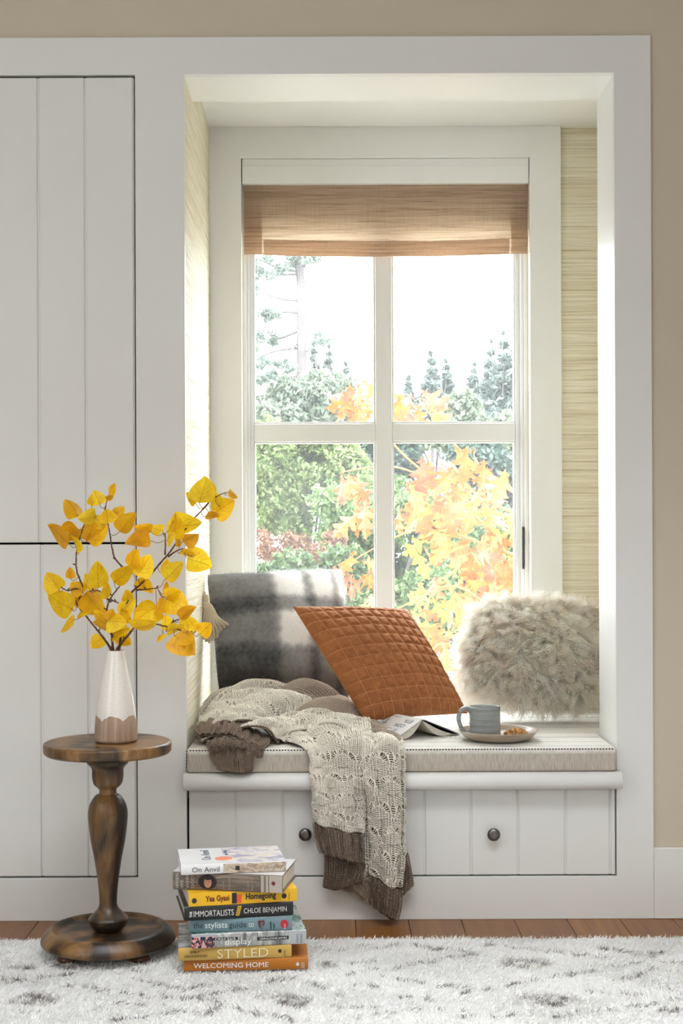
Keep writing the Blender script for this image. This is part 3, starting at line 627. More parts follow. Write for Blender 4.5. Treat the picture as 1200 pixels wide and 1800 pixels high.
o = vtext(b, w_, t_, 'NYC', .72, t_*.45, .009, SLT, bold=.0003); o.location.y = -.0046; o.location.z = t_*.25
vtext(b, w_, t_, 'sibella', .80, t_*.6, .007, NAV); vtext(b, w_, t_, 'court', .83, t_*.5, .007, NAV)
o = lathe([(0, 0), (.0088, 0), (.0088, .0004), (0, .0004)], 28); bmesh.ops.rotate(o, verts=o.verts, matrix=Matrix.Rotation(math.pi/2, 3, 'X')); o = obj('emblem', o, RED, b); o.location = (-w_/2+w_*.925, -.0038, t_*.5)
vtext(b, w_, t_, 'story', .935, t_*.4, .006, INKW).location.y = -.0046
# 5 black
w_ = pxw(324, 516); t_ = .0295; b, _ = book(w_, t_, .21, 324, 516, -.466, 11, [BLK, BLK], 'black book with white capitals and a golden leaf sprig on the spine')
fit(sptext(b, w_, t_, 'IMMORTALISTS', .08, .42, INKW, bold=-.0001, base=.48), w_*.365); vtext(b, w_, t_, 'THE', .07, t_*.42, .0075, INKW, bold=.0002).location.z = t_*.25
fit(sptext(b, w_, t_, 'CHLOE BENJAMIN', .54, .36, INKW, bold=-.0001, base=.52), w_*.395)
bm = bmesh.new(); GOLD = inkc('gold_print', (214, 170, 30))
for i in range(5):
    for s_ in (-1, 1):
        c0 = Vector((0+i*.0011, 0, -.009+i*.0042)); d_ = Vector((s_*.0042, 0, .0042)); n__ = Vector((d_.z, 0, -d_.x))*.35
        bm.faces.new([bm.verts.new(c0), bm.verts.new(c0+d_*.5+n__), bm.verts.new(c0+d_*1.1), bm.verts.new(c0+d_*.5-n__)])
o = obj('emblem', bm, GOLD, b); o.location = (-w_/2+w_*.485, -.0043, t_*.5)
# 6 yellow paperback
w_ = pxw(332, 523); t_ = .0270; b, _ = book(w_, t_, .20, 332, 523, -.466, 11.5, [YEL, YEL], 'yellow book with hand drawn black lettering under the brown spined book', hard=False)
BRN = inkc('brown_print', (110, 40, 16))
fit(sptext(b, w_, t_, 'Yaa Gyasi', .155, .42, BRN, bold=.0004, base=.56, yoff=-.0014), w_*.22); fit(sptext(b, w_, t_, 'Homegoing', .52, .46, INKB, bold=.0005, base=.58, yoff=-.0014), w_*.28)
for fx in (.05, .88):
    o = lathe([(0, 0), (.0055, 0), (.0055, .0003), (0, .0003)], 24); bmesh.ops.rotate(o, verts=o.verts, matrix=Matrix.Rotation(math.pi/2, 3, 'X')); o = obj('emblem', o, INKB, b); o.location = (-w_/2+w_*fx, -.0009, t_*.45)
patch(b, w_, .395, .44, .002, t_*.9, INKB, y=-.001); patch(b, w_, .44, .485, t_*.1, t_*.75, inkc('orange_print', (226, 90, 40)), y=-.0012)
vtext(b, w_, t_, 'Penguin', .93, t_*.6, .003, INKB).location.y = -.0014
# 7 brown photo hardback
w_ = pxw(300, 497); t_ = .0375; b, _ = book(w_, t_, .155, 303, 497, -.468, -9.5, [WOODPH, WHT], 'thick book with weathered board spine and hooded portrait, second from the top')
for s, fx in (('WHEN', .055), ('WE', .10), ('WERE', .15), ('GODS', .195)): vtext(b, w_, t_, s, fx, t_*(.45 if s == 'WE' else .8), .0095, INKW, bold=-.0002)
PORT = inkc('skin_print', (186, 136, 112)); HOOD = inkc('dark_hood_print', (34, 26, 24))
for nm, mt, rx_, rz_, dx, dz, yy in (('printed_panel', HOOD, .021, .0155, 0, 0, -.0040), ('printed_panel', PORT, .0085, .0115, .001, -.001, -.0044), ('printed_panel', HOOD, .0092, .005, .001, .009, -.0048)):
    bm = bmesh.new(); bm.faces.new([bm.verts.new((rx_*math.cos(a_), 0, rz_*math.sin(a_))) for a_ in np.linspace(0, 2*np.pi, 24, endpoint=False)]); o = obj(nm, bm, mt, b); o.location = (-w_/2+w_*.32+dx, yy, t_*.5+dz)
bm = bmesh.new()
for ex in (-.003, .004): box(bm, ex-.0014, ex+.0014, -.0052, -.0048, .0, .0009)
box(bm, -.0012, .0018, -.0052, -.0048, -.0062, -.0056); o = obj('printed_panel', bm, HOOD, b); o.location = (-w_/2+w_*.32+.0007, .0002, t_*.5)
for s, fx, f_ in (('A NOVEL', .475, .5), ('OF CLEOPATRA', .53, .75), ('COLIN', .70, .5), ('FALCONER', .735, .75)): vtext(b, w_, t_, s, fx, t_*f_, .006, inkc('taupe_print', (168, 150, 132)))
patch(b, w_, .80, .999, .0015, t_-.0015, inkc('linen_print', (176, 166, 154))); 
for fx in (.80, .835, .845, .875): patch(b, w_, fx, fx+.006, .0015, t_-.0015, inkc('umber_print', (92, 80, 70)), y=-.0042)
o = lathe([(0, 0), (.0042, 0), (.0042, .0004), (0, .0004)], 20); bmesh.ops.rotate(o, verts=o.verts, matrix=Matrix.Rotation(math.pi/2, 3, 'X')); o = obj('emblem', o, MAR, b); o.location = (-w_/2+w_*.92, -.0042, t_*.55)
# 8 white jacket
w_ = pxw(319, 503); t_ = .0215; b, _ = book(w_, t_, .155, 319, 503, -.466, 9, [WHT, WHT], 'white jacketed book with an orange seal, topmost of the stack')
patch(b, w_, .40, 1, .001, t_-.001, STONEPH)
fit(sptext(b, w_, t_, 'On Anvil', .10, .48, INKB, bold=-.0001, serif=.02), w_*.26); patch(b, w_, .515, .555, t_*.3, t_*.72, INKB, y=-.0042); fit(sptext(b, w_, t_, 'Jim Henry', .79, .36, DKP, bold=-.0002, serif=.015), w_*.17)
o = bx('printed_panel', -w_/2+w_*.43, w_/2-.001, .002, .153, t_, t_+.0003, PAINTING, b)
GR_ = inkc('grey_print', (96, 110, 128))
o = text('On Anvil', .030, GR_, b, (-w_/2+w_*.30, .035, t_+.0004), (0, 0, math.pi/2), 1, -.0003); fit(o, .095)
o = text('Jim Henry', .010, GR_, b, (-w_/2+w_*.47, .075, t_+.0006), (0, 0, math.pi/2)); fit(o, .05)
SEAL = inkc('orange_seal_print', (226, 122, 66))
g = lathe([(0, 0), (.019, 0), (.019, .0003), (0, .0003)], 40); o = obj('emblem', g, SEAL, b); o.location = (-w_/2+w_*.42, .045, t_+.0003)
g = lathe([(.0135, .0003), (.0135, .0005), (.0145, .0005), (.0145, .0003)], 40, False); o = obj('emblem', g, WHT, b); o.location = (-w_/2+w_*.42, .045, t_+.0003)
# ------------------------------------------------------------------ rug
def colmat(name, rough=.9, trans=0, sheen=0, mul=None):
    m = NT(name); a = m.add('ShaderNodeVertexColor', layer_name='Col').outputs[0]
    m.col(a); m.rough(rough); m.b.inputs['Sheen Weight'].default_value = sheen
    if trans: m.translucent(a, trans)
    return m.m
def lin(*c): return np.array(srgb(*c)[:3])
def gpx(px, py, z_=.012):
    """point on the rug seen at a pixel"""
    d = (H-z_)*F/(py-940+ROLL*(px-585)); return ((px-585-ROLL*(py-940))*d/F, d-D)
rug = empty('area_rug', (0, -1.2, 0)); tag(rug, 'ivory shag rug with broken grey diamond lines on the oak floor', 'rug')
RY0, RY1, RXa, RXb = -2.35, -.205, -1.5, 1.7
def Lp(pts, ox, oy, s_=2): return [gpx(ox+x/s_, oy+y/s_) for x, y in pts]
lines = [Lp(q, 0, 1600) for q in ([(-40,262),(90,245),(240,222)],[(230,262),(320,272),(370,285),(560,305),(600,312)],[(600,318),(700,300),(800,285),(900,262),(1000,240),(1080,232)],[(380,222),(520,213)],[(440,238),(560,262),(640,280),(760,250)],[(330,345),(400,325),(560,335)],[(370,390),(560,365),(640,355),(760,370)],[(700,310),(900,365),(1000,380),(1060,392)],[(-20,235),(50,240),(150,255)],[(700,372),(780,340)],[(60,360),(160,352)],[(560,120),(620,130)],[(1080,250),(1200,300)])]
lines += [Lp(q, 600, 1500) for q in ([(-60,345),(110,322)],[(60,345),(220,320),(420,345),(470,358)],[(230,395),(380,365),(480,350)],[(0,425),(200,400)],[(150,430),(330,465),(480,470)],[(400,495),(600,462),(760,435),(1000,390),(1100,378),(1200,385)],[(860,322),(1030,352),(1120,345)],[(480,320),(750,345),(940,372)],[(940,452),(1050,425),(1100,403),(1220,418)],[(1060,468),(1220,492)],[(740,577),(900,552),(1000,540),(1220,512)],[(860,483),(1050,500)],[(40,460),(130,470)],[(-40,535),(110,540)],[(60,578),(170,560),(260,545),(430,550)],[(200,500),(330,520)],[(1130,560),(1220,545)],[(420,575),(600,570)],[(0,385),(120,380)])]
patches = [(125, 1692, 62, 15), (62, 1756, 52, 12), (510, 1759, 46, 14), (1150/2, 1697, 24, 7), (925, 1693, 55, 10), (962, 1757, 62, 13), (1130, 1678, 30, 6), (40, 1700, 30, 5), (1170, 1776, 20, 6)]
pw = []
for px, py, a_, b_ in patches:
    c = gpx(px, py); e1 = gpx(px+a_, py); e2 = gpx(px, py-b_); pw.append((c[0], c[1], e1[0]-c[0], abs(e2[1]-c[1])))
def rugcol(x, y):
    n1 = np.sin(x*37+3*np.sin(y*29))*np.sin(y*41+2*np.sin(x*23)); n2 = np.sin(x*113+y*17)*np.sin(y*97-x*31)
    wx, wy = x+.006*n1+.003*n2, y+.008*n2+.004*np.sin(x*61)
    g_ = np.zeros_like(x)
    for ln in lines:
        for (x0, y0), (x1, y1) in zip(ln, ln[1:]):
            dx, dy = x1-x0, y1-y0; t = np.clip(((wx-x0)*dx+(wy-y0)*dy)/(dx*dx+dy*dy), 0, 1)
            d_ = np.hypot(wx-x0-t*dx, wy-y0-t*dy); brk = .72+.7*np.sin(wx*95+y0*300)*np.sin(wx*43+1.7+x0*90)
            g_ = np.maximum(g_, np.clip(1.3-(d_/.0062)**2, 0, 1)*np.clip(brk, 0.05, 1))
    for cx, cy, a_, b_ in pw:
        r_ = ((wx-cx)/a_)**2+((wy-cy)/b_)**2; g_ = np.maximum(g_, np.clip(1.25-r_, 0, 1)*np.clip(.62+.5*n2+.3*n1, .15, 1))
    return g_
mr = np.random.default_rng(3)
def pilecolor(x, y):
    g_ = rugcol(x, y); g_ = np.clip(g_, 0, 1)*(mr.random(len(x)) < np.clip(g_*1.5, 0, .8))
    base = lin(248, 246, 242)*(1+mr.normal(0, .06, (len(x), 1))); dk = lin(128, 122, 120)*(1+mr.normal(0, .18, (len(x), 1)))
    return np.clip(base*(1-g_[:, None])+dk*g_[:, None], 0, .9)
xg = np.linspace(RXa, RXb, 201); yg = np.linspace(RY0, RY1, 121); XX, YY = np.meshgrid(xg, yg)
Vr = np.stack([XX.ravel(), YY.ravel(), np.full(XX.size, .0085)], 1); ii = np.arange(XX.size).reshape(XX.shape)
Fr = np.stack([ii[:-1, :-1], ii[:-1, 1:], ii[1:, 1:], ii[1:, :-1]], -1).reshape(-1, 4)
RUGM = colmat('ivory_wool_pile', .95)
o = obj('rug_backing', npmesh('rug_backing', Vr, Fr, pilecolor(Vr[:, 0], Vr[:, 1])), RUGM, rug); o.location = (0, 1.2, 0)
bm = bmesh.new(); box(bm, RXa, RXb, RY0, RY1, .0005, .0082); o = obj('rug_underside', bm, plain('jute', srgb(200, 190, 170), .9), rug); o.location = (0, 1.2, 0)
def ribbons(root, path, wid, cols, name):
    """path (n,k,3) offsets, ribbons facing random sides"""
    n, k, _ = path.shape; Pp = root[:, None]+path; T = np.gradient(Pp, axis=1); rd = NR.normal(0, 1, (n, 1, 3)); S = np.cross(T, rd); S /= np.linalg.norm(S, axis=2, keepdims=True)+1e-12
    tp = np.linspace(1, .35, k)[None, :, None]*wid/2; V = np.stack([Pp-S*tp, Pp+S*tp], 2).reshape(-1, 3)
    i = np.arange(n*k*2).reshape(n, k, 2); Fq = np.stack([i[:, :-1, 0], i[:, :-1, 1], i[:, 1:, 1], i[:, 1:, 0]], -1).reshape(-1, 4)
    return npmesh(name, V, Fq, np.repeat(cols, k*2, axis=0) if cols is not None else None)
def pile(x0, x1, y0, y1, n, L_, wid):
    x = NR.uniform(x0, x1, n); y = NR.uniform(y0, y1, n); c = pilecolor(x, y); root = np.stack([x, y, np.full(n, .0085)], 1)
    ff = np.sin(x*14+2*np.sin(y*11))*1.2+np.sin(y*23+x*5); d_ = np.stack([np.cos(ff)*.7, np.sin(ff)*.5, np.ones(n)*.9], 1)+NR.normal(0, .45, (n, 3)); d_[:, 2] = np.abs(d_[:, 2])+.25
    d_ /= np.linalg.norm(d_, axis=1, keepdims=True); t = np.linspace(0, 1, 3)[None, :, None]; Ls = L_*NR.uniform(.7, 1.2, (n, 1, 1))
    path = d_[:, None]*t*Ls+NR.normal(0, .0012, (n, 3, 3))*t; path[..., 2] -= .004*t[..., 0]**2
    return ribbons(root, path, wid, c, 'pile')
o = obj('pile', pile(-1.0, 1.15, -1.15, RY1, 155000, .013, .0023), RUGM, rug); o.location = (0, 1.2, 0); o['kind'] = 'stuff'
# ------------------------------------------------------------------ cushions
def pillow(corners, T, pinch=.06, n=90, wr=.0, seed=0, power=.42, rnd=0.):
    TL, TR, BR, BL = [np.array(P(*c)) for c in corners]
    s = np.linspace(-1, 1, n); S, Tt = np.meshgrid(s, s)
    nrm = np.cross(TR-TL, BL-TL); nrm /= np.linalg.norm(nrm); nrm *= -1 if nrm[1] > 0 else 1
    s_ = S*(1-pinch*(1-Tt**2)*(1.0)*np.abs(S)**2); t_ = Tt*(1-pinch*(1-S**2)*np.abs(Tt)**2)
    s_, t_ = s_*(1-rnd*Tt**4), t_*(1-rnd*S**4)
    a_, b_ = (s_+1)/2, (t_+1)/2
    base = ((1-a_)*(1-b_))[..., None]*TL+(a_*(1-b_))[..., None]*TR+(a_*b_)[..., None]*BR+((1-a_)*b_)[..., None]*BL
    h_ = ((1-S**2)*(1-Tt**2)); hp = np.clip(h_, 0, 1)**power
    wv = wr*(np.sin(5*S+3*Tt+seed)*np.sin(4*Tt-2*S+seed*2)+.5*np.sin(11*S*Tt+seed))*np.clip(h_, 0, 1)**.3
    return base, hp, wv, nrm, S, Tt
def close_pillow(front, back):
    n = front.shape[0]; Vf, Ff = gridmesh(front); Vb, Fb = gridmesh(back); return np.vstack([Vf, Vb]), np.vstack([Ff[:, ::-1], Fb+len(Vf)])
def drop(root, me_objs):
    for o in me_objs: o.location = -root.location
# plaid
pc = [(358, 1006, .53), (606, 996, .68), (618, 1246, .50), (381, 1222, .42)]
b0, hp, wv, nn, S, Tt = pillow(pc, .06, .05, 110, .010, 1.3, .5, .05)
fr_ = b0+nn*(hp*.075+wv)[..., None]; bk_ = b0-nn*(hp*.045)[..., None]
def plaidcol(u, v):
    """u,v 0..1 from top left"""
    mot = (np.sin(u*61+3*np.sin(v*37))*np.sin(v*47+2*np.sin(u*53))+.6*np.sin(u*23+5*v)*np.sin(v*19-7*u+1)); u = u+.006*np.sin(v*70); v = v+.006*np.sin(u*80)
    e = lambda x, a_, b_, s_=.012: 1/(1+np.exp(-(x-a_)/s_))*(1-1/(1+np.exp(-(x-b_)/s_)))
    cl = e(u, .45, .66)+e(u, .73, .88)+e(u, .93, 1.2); rl = e(v, -.2, .24)+e(v, .38, .62)
    f = .11+.055*mot+.24*cl+.20*rl+.60*cl*rl; f = np.clip(f, 0, 1)
    c = lin(44, 48, 54)*(1-f[..., None])+lin(255, 252, 248)*f[..., None]
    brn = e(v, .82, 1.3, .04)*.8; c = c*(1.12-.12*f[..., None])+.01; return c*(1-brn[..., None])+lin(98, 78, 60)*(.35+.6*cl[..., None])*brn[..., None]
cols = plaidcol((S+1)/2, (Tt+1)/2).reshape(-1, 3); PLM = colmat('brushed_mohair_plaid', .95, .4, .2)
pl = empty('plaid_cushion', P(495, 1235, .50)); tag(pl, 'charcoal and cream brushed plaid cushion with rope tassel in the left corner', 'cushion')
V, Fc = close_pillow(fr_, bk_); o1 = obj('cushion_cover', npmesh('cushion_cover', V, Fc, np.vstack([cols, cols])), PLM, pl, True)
def fuzz(front, back, nn, colf, n, L_, wid, edge=.0, name='fuzz', seed=0):
    u = NR.random(n); v = NR.random(n); N = front.shape[0]
    i = np.minimum((v*(N-1)).astype(int), N-2); j = np.minimum((u*(N-1)).astype(int), N-2); fi, fj = v*(N-1)-i, u*(N-1)-j
    def smp(G): return (G[i, j]*((1-fi)*(1-fj))[:, None]+G[i+1, j]*(fi*(1-fj))[:, None]+G[i, j+1]*((1-fi)*fj)[:, None]+G[i+1, j+1]*(fi*fj)[:, None])
    isb = NR.random(n) < edge; p = np.where(isb[:, None], smp(back), smp(front))
    gu = np.gradient(front, axis=1); gv = np.gradient(front, axis=0); nm = np.cross(gu, gv); nm /= np.linalg.norm(nm, axis=2, keepdims=True)+1e-9
    nm *= np.sign((nm*nn).sum(-1, keepdims=True)+1e-9); q = nm[i, j]; q = np.where(isb[:, None], q*0-nn, q)
    return p, q, u, v
p, q, u, v = fuzz(fr_, bk_, nn, None, 38000, .008, .0008, .15)
d_ = q*.7+NR.normal(0, .55, p.shape)+np.array([.0, 0, -.25]); d_ /= np.linalg.norm(d_, axis=1, keepdims=True)
t = np.linspace(0, 1, 3)[None, :, None]; path = d_[:, None]*t*(.008*NR.uniform(.4, 1.4, (len(p), 1, 1)))+NR.normal(0, .0014, (len(p), 3, 3))*t
cc = plaidcol(u+NR.normal(0, .012, len(u)), v+NR.normal(0, .014, len(u)))*NR.uniform(.8, 1.35, (len(u), 1))+.015
o2 = obj('fuzz', ribbons(p, path, .0007, np.clip(cc, 0, .95), 'fuzz'), PLM, pl); o2['kind'] = 'stuff'; drop(pl, [o1, o2])
# tassel on the plaid cushion
ROPE = plain('cream_wool_rope', srgb(222, 208, 182), .9, 0, .12, 300)
ts = empty('tassel'); ts.parent = pl; 
def rope(pts, r, strands=3, twist=260):
    q = crspline(pts, 60); T = np.gradient(q, axis=0); T /= np.linalg.norm(T, axis=1, keepdims=True); A_ = np.cross(T, [0, 1, .2]); A_ /= np.linalg.norm(A_, axis=1, keepdims=True); B_ = np.cross(T, A_)
    s_ = np.r_[0, np.cumsum(np.linalg.norm(np.diff(q, axis=0), axis=1))]; out = []
    for k in range(strands):
        ph = s_*twist*2*np.pi/6+k*2*np.pi/strands; out.append(q+r*.55*(np.cos(ph)[:, None]*A_+np.sin(ph)[:, None]*B_))
    return np.array(out)
VV, FF, of = [], [], 0
TYt = .455
for k in range(17):
    a_ = k/16; lay = k % 2; x1 = 356+a_*47; y1 = 1122+9*math.sin(a_*5)-8*a_+R.uniform(-4, 4)-lay*3
    pts = [P(362, 1058, TYt), P(360+a_*12, 1066, TYt-.006*lay), P(357+a_*26, 1085, TYt-.010*lay-.003), P(x1-2, (1085+y1)/2+4, TYt-.008*lay), P(x1, y1, TYt-.004*lay)]
    st3 = rope(pts, .0031); v_, f_ = tubes(st3, .0021, 6); VV.append(v_); FF.append(f_+of); of += len(v_)
o1 = obj('tassel_strands', npmesh('tassel_strands', np.vstack(VV), np.vstack(FF)), ROPE, ts, True); o1['kind'] = 'stuff'
VV, FF, of = [], [], 0
for (y_, r_) in ((1056, .0075), (1060, .009), (1052, .0078), (1047, .0072), (1064, .0088)):
    for k in range(2):
        aa = np.linspace(0, 2*np.pi, 25); c = np.array(P(361, y_+k*2, TYt-.002)); v_, f_ = tubes(np.stack([c[0]+r_*np.cos(aa), c[1]+r_*np.sin(aa)*.8, c[2]+.001*np.sin(aa)], 1)[None], .0026, 6); VV.append(v_); FF.append(f_+of); of += len(v_)
v_, f_ = tubes(rope([P(361, 1062, TYt), P(361, 1048, TYt-.003), P(359, 1040, TYt)], .003), .002, 6); VV.append(v_); FF.append(f_+of)
o2 = obj('tassel_head', npmesh('tassel_head', np.vstack(VV), np.vstack(FF)), ROPE, ts, True); ts.location = -pl.location
# rust quilted
rc = [(514, 1066, .37), (716, 1071, .50), (822, 1254, .33), (642, 1268, .22)]
b0, hp, wv, nn, S, Tt = pillow(rc, .06, .03, 154, .002, .4, .5)
NQ = 11; gx = (S+1)/2*NQ; gy = (Tt+1)/2*NQ; dq = np.minimum(np.abs(gx-np.round(gx)), np.abs(gy-np.round(gy)))
puff = .0065*(1-np.exp(-(dq/.16)**2)); qn = .0007*np.sin(gx*9+np.sin(gy*7)*2)*np.sin(gy*11)
front = b0+nn*(hp*.072+wv+puff*np.clip(hp*2, 0, 1)+qn)[..., None]; back = b0-nn*(hp*.058)[..., None]
m = NT('rust_cotton_velvet'); n_ = m.noise(m.coord('Object'), 75, 5, .65); m.col(m.ramp(n_, [(.3, srgb(142, 82, 42)), (.52, srgb(160, 96, 50)), (.75, srgb(176, 112, 62))])); m.rough(.75); m.b.inputs['Sheen Weight'].default_value = .35; m.b.inputs['Sheen Tint'].default_value = srgb(255, 190, 130); m.bump(n_, .5, .002)
rq = empty('quilted_cushion', P(720, 1262, .28)); tag(rq, 'rust velvet cushion quilted in small squares, leaning on the plaid cushion', 'cushion')
V, Fc = close_pillow(front, back); o1 = obj('cushion_cover', npmesh('cushion_cover', V, Fc), m.m, rq, True)
VV, FF, of = [], [], 0; N = 154
for k in range(1, NQ):
    i = int(round(k/NQ*(N-1)))
    for q in (front[i], front[:, i]):
        v_, f_ = tubes((q+nn*.0001)[None], .0006, 4); VV.append(v_); FF.append(f_+of); of += len(v_)
o2 = obj('stitching', npmesh('stitching', np.vstack(VV), np.vstack(FF)), plain('peach_thread', srgb(216, 160, 112), .7), rq, True); drop(rq, [o1, o2])
# mongolian fur cushion
fc = [(826, 1062, .58), (1062, 1072, .62), (1038, 1246, .42), (808, 1220, .44)]
b0, hp, wv, nn, S, Tt = pillow(fc, .06, -.03, 80, .010, 2.2, .4, .11)
front = b0+nn*(hp*.10+wv)[..., None]; back = b0-nn*(hp*.06)[..., None]
FURM = colmat('curly_lambswool', .9, .38, 0)
fp = empty('fur_cushion', P(930, 1245, .42)); tag(fp, 'fluffy off white long haired sheepskin cushion at the right end of the seat', 'cushion')
V, Fc = close_pillow(front, back); cb = np.tile(lin(216, 200, 190), (len(V), 1)); o1 = obj('cushion_cover', npmesh('cushion_cover', V, Fc, cb), FURM, fp, True)
n = 46000; p, q, u, v = fuzz(front, back, nn, None, n, .03, .001, .22)
ns = 1100; su, sv = NR.random(ns), NR.random(ns); sd = NR.normal(0, .55, (ns, 3))+np.array([0.0, -.15, -.45])
near = np.empty(n, int)
for a_ in range(0, n, 4000): near[a_:a_+4000] = np.argmin((u[a_:a_+4000, None]-su)**2+(v[a_:a_+4000, None]-sv)**2, axis=1)
d_ = q*.8+sd[near]*1.1+NR.normal(0, .13, (n, 3)); d_[:, 2] += np.where(v < .12, .5, 0); d_ /= np.linalg.norm(d_, axis=1, keepdims=True)
k = 8; t = np.linspace(0, 1, k)[None, :, None]; Ls = NR.uniform(.024, .056, (n, 1, 1))
A_ = np.cross(d_, [0.3, .2, 1.]); A_ /= np.linalg.norm(A_, axis=1, keepdims=True); B_ = np.cross(d_, A_); ph = (near*1.7 % 6.28)[:, None, None]+NR.normal(0, .3, (n, 1, 1)); am = .0045*NR.uniform(.5, 1.3, (n, 1, 1))
path = d_[:, None]*t*Ls+am*t**.6*(A_[:, None]*np.sin(t*17+ph)+B_[:, None]*np.cos(t*15+ph)*.7); path[..., 2] -= .012*t[..., 0]**2
cc = np.clip(lin(250, 238, 225)*NR.uniform(.86, 1.14, (n, 1))*(.9+.25*NR.random((ns, 1))[near]), 0, .93)
o2 = obj('wool_locks', ribbons(p, path, .0013, cc, 'wool_locks'), FURM, fp); o2['kind'] = 'stuff'; drop(fp, [o1, o2])
# ------------------------------------------------------------------ knitted throw
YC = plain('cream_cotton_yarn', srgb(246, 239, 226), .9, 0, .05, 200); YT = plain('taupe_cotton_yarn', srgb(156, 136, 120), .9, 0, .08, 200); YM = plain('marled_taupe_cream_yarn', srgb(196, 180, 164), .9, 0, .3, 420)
BC = plain('shade_darkened_yarn_under_layer', srgb(112, 94, 78), .95); BT = plain('shade_darkened_taupe_under_layer', srgb(104, 88, 76), .95)  # under-layer yarn colours darkened to stand for shade behind the stitches
th = empty('knitted_throw', P(560, 1300, .0)); tag(th, 'cream lace knit throw with taupe ribbed borders heaped on the cushion and hanging down', 'throw')
def knit(name, G, mat, bmat, mode='lace', sw=.0074, sh=.0058, yr=.0015, back=.006, rot=False):
    if rot: G = G.transpose(1, 0, 2)
    r, c, _ = G.shape; Lu = np.linalg.norm(np.diff(G, axis=1), axis=2).sum(1).mean(); Lv = np.linalg.norm(np.diff(G, axis=0), axis=2).sum(0).mean()
    gu, gv = np.gradient(G, axis=1), np.gradient(G, axis=0); Nn = np.cross(gu, gv); Nn /= np.linalg.norm(Nn, axis=2, keepdims=True)+1e-9
    if Nn[..., 1].mean()*1.0-Nn[..., 2].mean()*.5 > 0: Nn = -Nn
    nc, nr = max(3, int(Lu/sw)), max(3, int(Lv/sh)); Sg = 8
    a = (np.arange(nc*Sg+1)/Sg)[None, :]*np.ones((nr, 1)); rI = np.arange(nr)[:, None]*np.ones((1, nc*Sg+1)); ph = 2*np.pi*a
    x = a*sw+.20*sw*np.sin(2*ph); y = rI*sh+.62*sh*(1-np.cos(ph)); z_ = -.0013*np.cos(2*ph)+.0003*NR.normal(0, 1, x.shape)*0
    if mode == 'rib': z_ = z_+.0028*np.clip(1.6*np.cos(2*np.pi*a/4.0+.3), -1, 1)
    if mode == 'purl': z_ = z_+.0011*np.cos(np.pi*rI)
    if mode == 'lace':
        cw, ch = 11*sw, 11*sh; row = np.floor(y/ch); cx = (x+(row % 2)*cw/2) % cw; cy = y-row*ch
        dx = np.zeros_like(x); dy = np.zeros_like(x)
        for k in range(-2, 3):
            an = k*.55; hx, hy = cw/2+.40*cw*math.sin(an), ch*.42+.44*ch*(math.cos(an)-.55)
            ddx, ddy = cx-hx, cy-hy; ca, sa = math.cos(an), math.sin(an); lx, ly = ddx*ca+ddy*sa, -ddx*sa+ddy*ca
            e = np.exp(-(lx/.0046)**2-(ly/.0095)**2); g_ = np.tanh(lx/.0008)*.0075*e; dx += g_*ca; dy += g_*sa
        x = x+dx; y = y+dy+.0035*np.cos(2*np.pi*cx/cw); z_ = z_+.0022*np.cos(2*np.pi*(cx/cw))*.6
    U = np.clip(x/(nc*sw), 0, 1)*(c-1); Vv = np.clip(y/(nr*sh+sh), 0, 1)*(r-1)
    i = np.minimum(Vv.astype(int), r-2); j = np.minimum(U.astype(int), c-2); fi, fj = (Vv-i)[..., None], (U-j)[..., None]
    s3 = lambda Q: Q[i, j]*(1-fi)*(1-fj)+Q[i+1, j]*fi*(1-fj)+Q[i, j+1]*(1-fi)*fj+Q[i+1, j+1]*fi*fj
    pts = s3(G)+s3(Nn)*z_[..., None]
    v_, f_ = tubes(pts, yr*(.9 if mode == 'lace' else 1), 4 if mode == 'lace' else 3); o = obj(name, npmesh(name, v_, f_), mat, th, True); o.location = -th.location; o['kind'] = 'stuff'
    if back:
        Vb, Fb = gridmesh(G-Nn*back); o = obj('shaded_under_layer', npmesh('shaded_under_layer', Vb, Fb), bmat, th, True); o.location = -th.location  # dark sheet added so gaps in the knit read as shade
def sheet(ctrl, nr=60, nc=60, fold=0, fu=3., fv=.5, ph=0., amp2=0):
    G = surf([[P(*q) for q in row] for row in ctrl], nr, nc); gu, gv = np.gradient(G, axis=1), np.gradient(G, axis=0); N_ = np.cross(gu, gv); N_ /= np.linalg.norm(N_, axis=2, keepdims=True)+1e-9
    if N_[..., 1].mean()-.5*N_[..., 2].mean() > 0: N_ = -N_
    u, v = np.meshgrid(np.linspace(0, 1, nc), np.linspace(0, 1, nr))
    w1 = np.abs(np.sin(np.pi*(fu*u+fv*v)+ph+.35*np.sin(5*v+ph)))**.65*2-1.1; w2 = np.abs(np.sin(np.pi*(1.9*v+.8*u)+ph*2))**.7*2-1.1
    ed = np.clip(np.minimum(np.minimum(u, 1-u), np.minimum(v, 1-v))*8+.35, 0, 1)
    return G+N_*((fold*w1+amp2*w2)*ed)[..., None]
# left hanging lobe: cream then ribbed border
H1 = [[(492, 1282, .16), (530, 1262, .19), (575, 1256, .20), (650, 1262, .19)],
      [(500, 1300, .05), (535, 1280, .07), (585, 1272, .08), (652, 1286, .05)],
      [(538, 1318, -.035), (560, 1308, -.045), (600, 1304, -.05), (648, 1316, -.03)],
      [(545, 1360, -.060), (570, 1362, -.07), (605, 1362, -.07), (646, 1364, -.060)],
      [(548, 1405, -.058), (575, 1410, -.078), (610, 1412, -.078), (645, 1416, -.03)],
      [(550, 1445, -.055), (578, 1456, -.078), (612, 1464, -.078), (638, 1468, -.045)]]
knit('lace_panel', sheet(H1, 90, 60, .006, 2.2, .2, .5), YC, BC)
H1b = [H1[5], [(554, 1475, -.052), (582, 1484, -.074), (614, 1492, -.076), (640, 1496, -.045)], [(563, 1502, -.045), (588, 1508, -.068), (616, 1516, -.072), (641, 1521, -.045)]]
